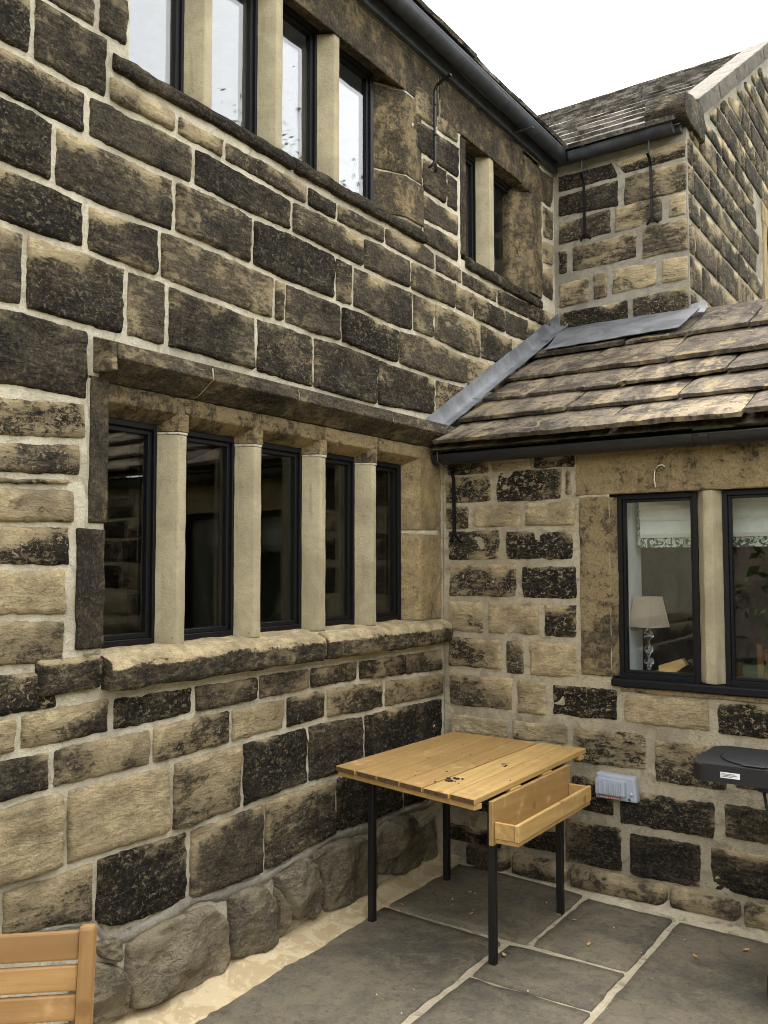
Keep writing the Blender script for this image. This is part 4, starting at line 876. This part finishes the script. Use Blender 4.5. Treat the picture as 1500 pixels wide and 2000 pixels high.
# lead flashing: stepped pieces along the house wall and an apron below the wing
fl = part('lead_flashing', ext, (-2.6, 5.2, 2.9))
def lead(rows, thick=.004):
    """rows of points; a soft dressed sheet"""
    V = []; nr, nc = len(rows), len(rows[0]); sub = 6
    for i in range((nr-1)*2+1):
        for j in range((nc-1)*sub+1):
            a, b = i/2, j/sub; i0, j0 = min(int(a), nr-2), min(int(b), nc-2); fa, fb = a-i0, b-j0
            p = (Vector(rows[i0][j0])*(1-fb)+Vector(rows[i0][j0+1])*fb)*(1-fa)+(Vector(rows[i0+1][j0])*(1-fb)+Vector(rows[i0+1][j0+1])*fb)*fa
            V.append(p+Vector((noise.noise(p*7), noise.noise(p*7+Vector((5, 5, 5))), noise.noise(p*9+Vector((1, 7, 3)))))*.006)
    nc2 = (nc-1)*sub+1; nr2 = (nr-1)*2+1
    F = [(i*nc2+j, i*nc2+j+1, (i+1)*nc2+j+1, (i+1)*nc2+j) for i in range(nr2-1) for j in range(nc2-1)]
    n = len(V); V2 = V+[v+Vector((.0, .0, -thick)) for v in V]; F2 = F+[tuple(x+n for x in f[::-1]) for f in F]
    return mesh('lead_sheet', V2, F2, 'lead', fl, True)
for a, b in ((4.27, 4.80), (4.78, 5.34), (5.32, 5.86), (5.84, 6.17)):
    q = []
    for n_, x in ((.178, XA+.026), (.128, XA+.034), (.096, XA+.046), (.088, XA+.105)):
        q.append([Vector((x, y, FE(0, SL(y), 0)[2]+(n_+.004*(1 if a == 4.78 or a == 5.84 else 0))*1.14)) for y in (a, (a+b)/2, b)])
    lead(q)
q = [[Vector(FE(x, SL(5.66+.02*i), .096)) for i, x in enumerate((-2.50, -2.2, -1.9, -1.6))],
     [Vector(FE(x, SL(5.95), .096)) for x in (-2.55, -2.2, -1.9, -1.58)], [Vector(FE(x, SL(6.15), .085)) for x in (-2.63, -2.2, -1.9, -1.58)],
     [Vector((x, YC-.028, 3.46)) for x in (-2.63, -2.2, -1.9, -1.62)]]
lead(q)
q = [[Vector((-1.655, 6.06, 3.40)), Vector((-1.60, 6.04, 3.395)), Vector((-1.545, 6.08, 3.40))], [Vector((-1.655, 6.13, 3.45)), Vector((-1.60, 6.12, 3.445)), Vector((-1.54, 6.14, 3.44))], [Vector((-1.645, YC-.03, 3.485)), Vector((-1.60, YC-.02, 3.495)), Vector((-1.56, YC, 3.51))]]
lead(q)
# mortar along the foot of the wall
E2 = [(-2.66, 4.40), (-2.26, 4.40), (-1.9, 4.37), (-1.77, 4.34), (-1.5, 4.34), (-1.28, 4.305), (-.87, 4.27), (.5, 4.29), (2.6, 4.29)]
V = []; pr = [(1., -.01), (.9, .006), (.5, .013), (0., .020)]; pts = []
for (a, b) in zip(E2, E2[1:]):
    n = max(1, int((b[0]-a[0])/.03)); pts += [(a[0]+(b[0]-a[0])*i/n, a[1]+(b[1]-a[1])*i/n) for i in range(n)]
for x, y in pts:
    wv = .012*noise.noise(Vector((x*7, 2, 1)))+.006*noise.noise(Vector((x*29, 2, 1)))
    for t, z in pr: V.append((x, YB+.01+(y-YB-.01+wv)*t, z*(1+.3*noise.noise(Vector((x*9, t, 3))))))
m = len(pr); mesh('mortar_fillet', V, [(i*m+k, (i+1)*m+k, (i+1)*m+k+1, i*m+k+1) for i in range(len(pts)-1) for k in range(m-1)], 'mortar_floor', ext, True)

# ================================================================== GABLED WING
wing = thing('gabled_wing', 'two storey gabled stone wing rising behind the slate roof with its own gutter', 'wing', (-2.2, 7.5, 0))
wall_c = sheet('wall', WALL_C, (XA+.0, XD), (2.2, 4.80), [], 'mortar_c', wing, .05, .003)
for tl, tr, br, bl, s in QUADS_C:
    quad_stone(wall_c, WALL_C, (max(tl[0], -2.63), tl[1]), tr, br, (max(bl[0], -2.63), bl[1]), min(9, s+1), H=random.uniform(.008, .014), crisp=.55, rough=.008, gap=.0, cr=.012, rr=.010, kr=.3)
verge = lambda y: 4.72+.66*((y if y < 9.3 else 18.6-y)-6.02)-.10
wall_d = sheet('gable_wall', WALL_D, (YC, 12.42), (2.2, 6.95), [(8.86, 9.8, 3.9, 4.9)], 'mortar_c', wing, .06, .003, clip=lambda u, v: v < verge(u)+.075)
_rd = random.Random(9)
zs = [3.13, 3.365, 3.61, 3.86, 4.105, 4.305, 4.51, 4.71, 4.92, 5.1, 5.32, 5.5, 5.72, 5.92, 6.12, 6.32, 6.5]
for z0, z1 in zip(zs, zs[1:]):
    u = YC+.012; first = True
    while u < 10.2:
        w = _rd.uniform(.3, .72) if not first else _rd.choice((.14, .3)); first = False
        us_ = max(u+.012, (z0+.07+.10-4.72)/.66+6.02); ue = u+w-.012
        if ue-us_ > .07 and not (z1 > 3.85 and z0 < 4.95 and u+w > 8.68 and u < 9.95):
            quad_stone(wall_d, WALL_D, (us_, min(z1-.012, verge(us_)-.01)), (ue, min(z1-.012, verge(ue)-.01)), (ue, z0+.012), (us_, z0+.012), _rd.choice((5, 6, 7, 7, 8)), crisp=.4, gap=0., cell=.04, H=.012)
        u += w
wd = part('window', wing, (XD, 9.3, 3.9)); Dz = lambda x, y, t: (XD+x, y, t); Dy = lambda x, z, t: (XD+x, t, z)
dressed('jamb', [(.014, 8.70), (.014, 8.86), (-.12, 8.88), (-.12, 8.70)], Dz, 3.9, 4.9, wd, .15); dressed('jamb', [(.014, 9.95), (.014, 9.79), (-.12, 9.77), (-.12, 9.95)], Dz, 3.9, 4.9, wd, .15)
dressed('lintel', [(.012, 5.09), (.012, 4.91), (-.12, 4.91), (-.12, 5.09)], Dy, 8.68, 9.97, wd, .2); dressed('sill', [(.03, 3.895), (.03, 3.80), (-.12, 3.80), (-.12, 3.895)], Dy, 8.68, 9.97, wd, .4)
light(wd, WALL_D, 8.88, 9.77, 3.9, 4.9, -.05, 'glass'); room('room_lining', (-4, 8.6, 3.3), (XD-.15, 10.1, 5.2), 'room', wing, 1)
gc = gutter('gutter', (-2.48, YC-.11, 4.735), (-1.72, YC-.11, 4.755), .058, 'gutter_grey', wing, (0, -1, 0))
fork_bracket(gc, (-2.407, YC-.012, 4.15), (0, -1, 0), (1, 0, 0), .40, .10); fork_bracket(gc, (-1.905, YC-.012, 4.16), (0, -1, 0), (1, 0, 0), .40, .10)
for x in (-2.40, -1.90): box('hanger_rod', (x, YC-.105, 4.59), (x+.008, YC-.097, 4.70), 'gutter_grey', gc, .001)
box('eaves_soffit', (XA, YC-.07, 4.72), (XD-.02, YC-.004, 4.80), 'gutter_grey', wing, .003)
rw = part('roof', wing, (-2.9, 7.7, 4.8)); PW = math.atan(.66)
FW = lambda x, s, n: (x, 6.02+s*math.cos(PW)-n*math.sin(PW), 4.720+s*math.sin(PW)+n*math.cos(PW))
SR = (9.3-6.02)/math.cos(PW); _rw = random.Random(21); k = 0; s = 0.
while s < SR-.1:
    e = .34-.012*k; c_ = cuts(_rw, -5.2, XD-.03, .35, .8)
    for a, b in zip(c_, c_[1:]): slate(rw, FW, a+.004, b-.004, s+_rw.uniform(-.02, .02), min(SR, s+e+.09), .036, .042, .12, .010, 2.0, 'slate_far')
    s += e; k += 1
V = [FW(x, q, -.004) for x in (-5.3, XD-.01) for q in (.04, SR)]; V += [(-5.3, 12.6, 4.735), (XD-.01, 12.6, 4.735)]
mesh('roof_deck', V, [(0, 1, 3, 2), (1, 4, 5, 3)], 'slate_far', rw)
for i in range(8): prism('ridge_stone', [(9.12, 6.83), (9.3, 6.93), (9.48, 6.83), (9.48, 6.79), (9.3, 6.88), (9.12, 6.79)], lambda a, b, t: (t, a, b), -5.3+.46*i, -5.3+.46*i+.455, 'slate_far', rw, .008, .1, .008)
# gable coping slabs on the verge and the kneeler stone at their foot
nC = 5; S0, S1 = .46, SR+.06
for i in range(nC):
    a, b = S0+(S1-S0)*i/nC, S0+(S1-S0)*(i+1)/nC-.008
    prism('coping', [(XD-.20, .050), (XD-.20, .075), (XD+.05, .080), (XD+.05, -.045), (XD+.022, -.05), (XD+.022, .04)], lambda x, n, t: FW(x, t, n), a, b, 'coping', wing, .008, .09, .006, col=(.25, .4, .2, 1))
dressed('kneeler', [(5.985, 4.84), (6.02, 4.785), (6.10, 4.765), (6.50, 4.765), (6.56, 4.92), (6.46, 5.02), (6.20, 4.985), (6.03, 4.95)], lambda y, z, t: (t, y, z), -1.90, XD+.045, wing, .8, mat='stone', amp=.006, bevel=.010)

# ================================================================== THINGS
# --- home-made table
TT = .75
tb = thing('garden_table', 'pine plank table on thin black steel legs standing in the wall corner', 'table', (-2.12, 3.78, 0))
fl_, fr_, br_, bl_ = Vector((-2.565, 3.322)), Vector((-1.733, 3.157)), Vector((-1.733, 4.344)), Vector((-2.531, 4.363))
cu = [0., .165, .33, .50, .665, .84, 1.]
for i, (a, b) in enumerate(zip(cu, cu[1:])):
    a += .005; b -= .005; bm = bmesh.new(); vv = []
    e = random.uniform(-.004, .004)
    for z in (TT-.024, TT+random.uniform(-.001, .001)):
        for p in (fl_.lerp(fr_, a), fl_.lerp(fr_, b), bl_.lerp(br_, b), bl_.lerp(br_, a)): vv.append(bm.verts.new((p.x, p.y+e, z)))
    for f in ((3, 2, 1, 0), (4, 5, 6, 7), (0, 1, 5, 4), (1, 2, 6, 5), (2, 3, 7, 6), (3, 0, 4, 7)): bm.faces.new([vv[k] for k in f])
    bevel_all(bm, .0025); pk = bm_obj('plank', bm, 'pine', tb)
    pk.data.materials.append(M['endgrain'])
    for p in pk.data.polygons:
        if abs(p.normal.y) > .8: p.material_index = 1
d = (fr_-fl_); L = d.length; ang = math.atan2(d.y, d.x)
def batten(c, length, w, h, z, rot, mat='pine', name='batten'):
    return box(name, (c[0]-length/2, c[1]-w/2, z), (c[0]+length/2, c[1]+w/2, z+h), mat, tb, .002, rot=((c[0], c[1], z), Matrix.Rotation(rot, 3, 'Z')))
mid = (fl_+fr_)/2; batten((mid.x+.005, mid.y+.035), L-.02, .05, .022, TT-.047, ang)
mid = (bl_+br_)/2; batten((mid.x, mid.y-.07), L-.05, .05, .022, TT-.047, 0)
for yy in (3.55, 3.88): batten((-2.13, yy), .80, .09, .018, TT-.043, -.05)
LEGS = [(-2.473, 3.491), (-1.790, 3.413), (-1.774, 4.085), (-2.454, 4.156)]
for x, y in LEGS: box('leg', (x-.016, y-.016, -.002), (x+.016, y+.016, TT-.048), 'powder', tb, .003)
for (x0, y0), (x1, y1) in zip(LEGS, LEGS[1:]+LEGS[:1]):
    v = Vector((x1-x0, y1-y0)); batten(((x0+x1)/2, (y0+y1)/2), v.length-.035, .03, .03, TT-.079, math.atan2(v.y, v.x), 'powder', 'frame_rail')
tr = part('tray', tb, (-1.69, 3.68, .54))
box('back_board', (-1.742, 3.29, .535), (-1.722, 4.10, .715), 'pine', tr, .002); box('tray_base', (-1.7205, 3.305, .545), (-1.615, 4.085, .562), 'pine', tr, .002)
box('front_board', (-1.629, 3.300, .5635), (-1.611, 4.090, .632), 'pine', tr, .002)
for y in (3.302, 4.072): box('end_board', (-1.7205, y, .5635), (-1.6305, y+.016, .630), 'pine', tr, .002)
# crumbs of soil on the table
bm = bmesh.new(); rr = random.Random(4)
for (x, y, n, sp, sz) in ((-1.98, 3.40, 12, .02, .008), (-1.92, 3.36, 4, .05, .005), (-2.1, 3.42, 5, .09, .004), (-1.90, 3.75, 4, .015, .006), (-2.25, 3.9, 5, .25, .004), (-2.0, 3.8, 6, .25, .003)):
    for _ in range(n):
        r = sz*rr.uniform(.4, 1.1); bmesh.ops.create_icosphere(bm, subdivisions=1, radius=r, matrix=Matrix.Translation((x+rr.gauss(0, sp), y+rr.gauss(0, sp), TT+r*.45)) @ Matrix.Diagonal((1.3, .9, .6, 1)))
o = tag(bm_obj('soil_crumbs', bm, 'soil'), 'dark crumbs of soil scattered on the pine table top', 'soil'); o['kind'] = 'stuff'

# --- slatted chair in the foreground, facing the camera side, its back to the house
ce = Vector((.741, .671, 0)); cf = Vector((.671, -.741, 0)); up = Vector((0, 0, 1))
P0 = Vector((-1.745, 1.352, .86)); W_ = .50; lean = .17
chair = thing('garden_chair', 'slatted oiled hardwood garden chair with rounded posts standing before the boulders', 'chair', (P0.x-ce.x*.25+cf.x*.25, P0.y-ce.y*.25+cf.y*.25, 0))
def obox(name, o, ax, lo, hi, mat, bevel=.004):
    bm = bmesh.new(); add_box(bm, lo, hi); bevel_all(bm, bevel, 2)
    q = bm_obj(name, bm, mat, chair); c = WL[q.name].copy()
    q.rotation_euler = Matrix((-ax[0], ax[1], ax[2])).transposed().to_euler()   # grain follows the piece
    q.location = o+ax[0]*c.x+ax[1]*c.y+ax[2]*c.z-WL[chair.name]; return q
lz = (up*math.cos(lean)-cf*math.sin(lean)).normalized(); lf = (cf*math.cos(lean)+up*math.sin(lean)).normalized(); ax = (ce, lf, lz)
for k in (0, 1):
    o = P0-ce*(W_*k)
    obox('post', o, ax, (-.036, -.016, -.52), (.0, .022, .0), 'teak_v', .009)
    obox('leg', o-lz*.52, (ce, cf, up), (-.036, -.022, -(P0.z-.52*math.cos(lean))), (.0, .018, .01), 'teak_v', .006)
    obox('leg', o-lz*.52+cf*.42, (ce, cf, up), (-.036, -.022, -(P0.z-.52*math.cos(lean))), (.0, .018, .02), 'teak_v', .006)
    obox('seat_rail', o-lz*.52, (ce, cf, up), (-.034, .022, -.05), (-.004, .396, .0), 'teak', .004)
for i in range(7):
    z = -.012-.062*i-(.010 if i else 0); h = .062 if i == 0 else .055
    obox('slat', P0, ax, (-W_, -.010, z-h), (-.037, .008, z), 'teak', .005)
for i in range(7): obox('seat_slat', P0-lz*.52, (ce, cf, up), (-W_, .02+.06*i, .002), (-.0, .07+.06*i, .018), 'teak', .004)

# --- outdoor socket on the extension wall
so = thing('outdoor_socket', 'pale grey weatherproof double socket box fixed to the stone wall', 'socket', (-1.612, YB-.02, .48))
so_lo, so_hi = -1.722, -1.502
prism('housing', [(so_lo, .488), (so_hi, .488), (so_hi-.012, .612), (so_lo+.006, .618)], lambda a, b, t: (a, YB-t, b), .012, .062, 'plastic_grey', so, .010, 1, 0, smooth=False)
prism('cover', [(so_lo+.01, .515), (so_lo+.165, .515), (so_lo+.165, .585), (so_lo+.155, .597), (so_lo+.02, .600), (so_lo+.01, .590)], lambda a, b, t: (a, YB-t, b), .060, .092, 'plastic_grey', so, .006, 1, 0, smooth=False)
for i in range(5): box('rib', (so_lo+.030+i*.027, YB-.100, .522), (so_lo+.038+i*.027, YB-.0915, .584), 'plastic_grey', so, .0015)
box('sticker', (so_lo+.022, YB-.0645, .493), (so_lo+.135, YB-.0622, .506), 'red_label', so, 0)
for i in range(9): box('print', (so_lo+.027+i*.0115, YB-.0655, .497), (so_lo+.034+i*.0115, YB-.0648, .502), 'white_label', so, 0)
lathe('latch', [(.0, 0), (.009, 0), (.009, .006), (.0, .006)], (so_hi-.03, YB-.069, .53), 'plastic_grey', so, 12, 'Y')
lathe('knockout', [(.0, 0), (.006, 0), (.006, .004), (.0, .004)], (so_hi-.04, YB-.0665, .502), 'plastic_black', so, 10, 'Y')

# --- gas barbecue, only its side shelf and a wheel reach into the picture
bq = thing('gas_barbecue', 'black gas barbecue with a side shelf and round burner lid beside the extension wall', 'barbecue', (-.35, 3.85, 0))
def round_slab(name, x0, x1, y0, y1, z0, z1, r, mat, parent, bev=.010):
    bm = bmesh.new(); pts = []
    for cx, cy, a0 in ((x1-r, y1-r, 0), (x0+r, y1-r, 90), (x0+r, y0+r, 180), (x1-r, y0+r, 270)):
        for k in range(7): a = rad(a0+15*k); pts.append((cx+math.cos(a)*r, cy+math.sin(a)*r))
    lo = [bm.verts.new((*p, z0)) for p in pts]; hi = [bm.verts.new((*p, z1)) for p in pts]; n = len(pts)
    for i in range(n): bm.faces.new((lo[i], lo[(i+1) % n], hi[(i+1) % n], hi[i]))
    bm.faces.new(lo[::-1]); ft = bm.faces.new(hi)
    bmesh.ops.bevel(bm, geom=list(ft.edges), offset=bev, segments=3, affect='EDGES', profile=.6)
    return bm_obj(name, bm, mat, parent)
sh = round_slab('side_shelf', -1.02, -.52, 3.655, 4.06, .832, .90, .05, 'plastic_black', bq)
lathe('burner_lid', [(.0, 0), (.172, 0), (.175, .004), (.165, .006), (.10, .007), (.0, .007)], (-.775, 3.86, .900), 'plastic_black', sh, 40)
box('lid_lip', (-.83, 3.672, .903), (-.74, 3.69, .909), 'plastic_black', sh, .002)
box('label', (-.905, 3.6527, .853), (-.832, 3.6545, .875), 'white_label', sh, 0)
for i, (w, z) in enumerate(((.05, .868), (.058, .863), (.04, .858))): box('print', (-.900, 3.6515, z), (-.900+w, 3.6526, z+.0022), 'ink', sh, 0)
box('body', (-.515, 3.60, .72), (.35, 4.12, .93), 'plastic_black', bq, .012)
prism('hood', [(3.62, .935), (3.62, 1.02), (3.70, 1.14), (3.90, 1.20), (4.05, 1.12), (4.10, .935)], lambda a, b, t: (t, a, b), -.50, .335, 'plastic_black', bq, .012, 1, 0, smooth=False)
box('cabinet', (-.48, 3.63, .12), (.32, 4.10, .715), 'plastic_black', bq, .008)
for x in (-.49, .30): 
    for y in (3.62, 4.08): box('leg', (x, y, .10), (x+.03, y+.03, .72), 'powder', bq, .003)
tube('axle', [(-.72, 3.70, .095), (.5, 3.70, .095)], .010, 'powder', bq, 8)
for x in (-.745, .46):
    wh = lathe('wheel', [(.0, 0), (.030, 0), (.075, .004), (.085, .0), (.094, .008), (.095, .022), (.090, .038), (.080, .044), (.03, .044), (.0, .044)], (x, 3.70, .095), 'rubber', bq, 32, 'X')
    for k in range(24):
        a = 2*math.pi*k/24; c = Vector((x+.022, 3.70+math.cos(a)*.0965, .097+math.sin(a)*.0965))
        box('tread', (c.x-.018, c.y-.004, c.z-.004), (c.x+.018, c.y+.004, c.z+.004), 'rubber', wh, .001)
lathe('caster', [(.0, 0), (.05, 0), (.05, .04), (.0, .04)], (-.47, 4.08, .05), 'rubber', bq, 24, 'X'); lathe('caster', [(.0, 0), (.05, 0), (.05, .04), (.0, .04)], (.28, 4.08, .05), 'rubber', bq, 24, 'X')
box('valve', (-.78, 3.72, .800), (-.70, 3.78, .8215), 'plastic_black', bq, .003)
for k in (0, 1): tube('gas_hose', [(-.765+.03*k, 3.75, .80), (-.755+.03*k, 3.74, .74), (-.71+.03*k, 3.74, .65), (-.62+.02*k, 3.78, .58), (-.53, 3.84, .56), (-.475, 3.86, .56)], .006, 'rubber', bq, 8)

# --- behind the extension's window
lamp = thing('table_lamp', 'table lamp with a square taupe shade on a crystal stem behind the window', 'lamp', (-1.520, 4.71, 1.104)); lc = Vector((-1.520, 4.71, 0))
bm = bmesh.new(); R0, R1 = .109, .073; rot = rad(-72)
ring = lambda r, z: [bm.verts.new(lc+Vector((math.cos(rot+math.pi/2*k)*r, math.sin(rot+math.pi/2*k)*r, z))) for k in range(4)]
a, b, a2, b2 = ring(R0, 1.355), ring(R1, 1.517), ring(R0-.004, 1.356), ring(R1-.004, 1.516)
for k in range(4):
    k2 = (k+1) % 4; bm.faces.new((a[k], a[k2], b[k2], b[k])); bm.faces.new((a2[k2], a2[k], b2[k], b2[k2])); bm.faces.new((a[k], a2[k], a2[k2], a[k2])); bm.faces.new((b[k], b[k2], b2[k2], b2[k]))
bm_obj('lamp_shade', bm, 'shade', lamp)
lathe('stem', [(.0, 0), (.055, 0), (.055, .008), (.02, .014), (.010, .03), (.012, .05), (.027, .055), (.025, .075), (.014, .095), (.008, .105), (.022, .125), (.022, .14), (.008, .158), (.006, .175), (.024, .195), (.026, .215), (.012, .235), (.006, .25), (.0, .25)], (lc.x, lc.y, 1.1045), 'crystal', lamp, 20)
tube('rod', [(lc.x, lc.y, 1.355), (lc.x, lc.y, 1.50)], .004, 'plastic_grey', lamp, 8)
wk = thing('oak_block', 'small oak door wedge lying on the sill beside the lamp', 'wedge', (-1.40, 4.70, 1.104))
prism('wedge', [(-1.455, 1.105), (-1.40, 1.105), (-1.312, 1.168), (-1.335, 1.200), (-1.455, 1.158)], lambda a, b, t: (a, t, b), 4.66, 4.71, 'oak', wk, .002, 1, 0, smooth=False)
for x0, x1, lb in ((-1.590, -1.16, 'pale roller blind with leaf print hem above the lamp'), (-1.11, -.68, 'pale roller blind with leaf print hem beyond the mullion')):
    bd = thing('window_blind', lb, 'blind', ((x0+x1)/2, 4.76, 1.78), 'blinds in the extension window')
    for j, (z0, z1, y) in enumerate(((1.832, 1.935, 4.755), (1.925, 2.00, 4.748), (1.985, 2.058, 4.742))): prism('fold', [(y, z0), (y-.010, z0+.02), (y, z1), (y+.004, z1), (y+.004, z0)], lambda a, b, t: (t, a, b), x0+.02, x1, 'blind', bd, 0, 1, 0, smooth=False)
    box('hem', (x0, 4.765, 1.780), (x1, 4.772, 1.838), 'leaf_print', bd, .001); box('side_hem', (x0, 4.765, 1.839), (x0+.02, 4.772, 2.055), 'leaf_print', bd, .001)

# --- leaves and crumbs on the flags
def leaf(x, y, r, mat='leaf', label='small curled brown dry leaf lying on the flagstones', g='dry leaves on the patio'):
    a = random.uniform(0, 6.3); V = []; n = 7
    for i in range(n):
        t = i/(n-1); w = math.sin(math.pi*t)**.8*.42+.02
        for s in (-1, 0, 1): V.append(((t-.5)*2*r, s*w*r, .010+(abs(s)*.35+.5*abs(t-.4))*r*random.uniform(.5, 1.)))
    F = [(i*3+k, i*3+k+1, i*3+k+4, i*3+k+3) for i in range(n-1) for k in (0, 1)]
    c, s_ = math.cos(a), math.sin(a); V = [(x+p[0]*c-p[1]*s_, y+p[0]*s_+p[1]*c, p[2]) for p in V]
    o = mesh('dry_leaf', V, F, mat, None, True, origin=(x, y, .008)); tag(o, label, 'leaf', g)
for x, y, r in LEAVES: leaf(x, y, r*1.2)
leaf(-.985, 3.285, .016, 'leaf_y', 'small yellow leaf lying alone on the flagstones', None)
bm = bmesh.new(); rr = random.Random(8)
for _ in range(34):
    x, y = rr.uniform(-2.5, -.7), rr.uniform(2.3, 4.35); r = rr.choice((.002, .002, .003, .004))
    bmesh.ops.create_icosphere(bm, subdivisions=1, radius=r, matrix=Matrix.Translation((x, y, .006+r*.4)))
o = tag(bm_obj('mortar_crumbs', bm, 'grit'), 'pale crumbs of mortar scattered over the flagstones', 'grit'); o['kind'] = 'stuff'

# --- tree across the courtyard, seen only as a reflection in the upper panes
def tree(x, y, h, seed, label='tall leafy tree standing across the courtyard, mirrored in the upper windows'):
    rt = random.Random(seed); t = thing('tree', label, 'tree', (x, y, -.09))
    bm = bmesh.new(); segs = []
    def limb(p, d, L, r, lv):
        n = 4; q = p.copy(); pr = None
        for i in range(n+1):
            rr_ = r*(1-.6*i/n); a = d.orthogonal().normalized(); b = d.cross(a)
            ring = [bm.verts.new(q+(a*math.cos(2*math.pi*j/6)+b*math.sin(2*math.pi*j/6))*rr_) for j in range(6)]
            if pr:
                for j in range(6): bm.faces.new((pr[j], pr[(j+1) % 6], ring[(j+1) % 6], ring[j]))
            pr = ring
            if lv < 3 and i > (1 if lv else 2):
                for _ in range(2 if lv else 3):
                    nd = (d*.6+Vector((rt.gauss(0, .6), rt.gauss(0, .6), rt.gauss(.1, .35)))).normalized(); limb(q, nd, L*rt.uniform(.45, .65), rr_*.6, lv+1)
            if lv >= 2: segs.append(q.copy())
            d = (d+Vector((rt.gauss(0, .12), rt.gauss(0, .12), .06))).normalized(); q = q+d*(L/n)
    limb(Vector((x, y, -.09)), Vector((0, 0, 1)), h*.6, h*.025, 0)
    bm_obj('trunk', bm, 'bark', t, True)
    V, F = [], []
    for s in segs:
        for _ in range(22):
            c = s+Vector((rt.gauss(0, .45), rt.gauss(0, .45), rt.gauss(0, .4))); a = Vector((rt.gauss(0, 1), rt.gauss(0, 1), rt.gauss(0, 1))).normalized(); b = a.orthogonal().normalized(); k = rt.uniform(.04, .075); n = len(V)
            V += [c-a*k, c+b*k*.5, c+a*k, c-b*k*.5]; F.append((n, n+1, n+2, n+3))
    mesh('crown', V, F, 'foliage', t)
tree(6.0, 15.8, 8.6, 3)
tree(4.6, 16.6, 9.6, 5, 'taller leafy tree beyond the extension, mirrored in the upper windows')
# --- unseen hedges, added to block low sky light; panes mirror them darkly
def hedge(label, x0, x1, y0, y1, h, seed):
    rt = random.Random(seed); t = thing('hedge', label, 'hedge', ((x0+x1)/2, (y0+y1)/2, -.09), 'unseen hedges added to block low sky')
    bm = bmesh.new(); add_box(bm, (x0+.25, y0+.25, -.09), (x1-.25, y1-.25, h-.3)); worn(bm, .8, .25, .9, 4); bm_obj('stems', bm, 'bark', t)
    V, F = [], []
    for _ in range(int(((x1-x0)+(y1-y0))*h*130)):
        c = Vector((rt.uniform(x0, x1), rt.uniform(y0, y1), rt.uniform(-.05, h))); f = rt.choice('xXyYt')
        if f == 'x': c.x = x0+rt.gauss(.15, .15)
        elif f == 'X': c.x = x1-rt.gauss(.15, .15)
        elif f == 'y': c.y = y0+rt.gauss(.15, .15)
        elif f == 'Y': c.y = y1-rt.gauss(.15, .15)
        else: c.z = h-rt.gauss(.1, .25)
        a = Vector((rt.gauss(0, 1), rt.gauss(0, 1), rt.gauss(0, 1))).normalized(); b = a.orthogonal().normalized(); k = rt.uniform(.07, .16); n = len(V)
        V += [c-a*k, c+b*k*.55, c+a*k, c-b*k*.55]; F.append((n, n+1, n+2, n+3))
    mesh('foliage', V, F, 'foliage', t)
hedge('tall clipped hedge added unseen opposite the house to block low sky', 6.6, 8.2, -9, 10, 5.2, 1)
hedge('clipped hedge added unseen opposite the extension to block low sky', -5, 6.4, -8.4, -6.9, 3.2, 2)
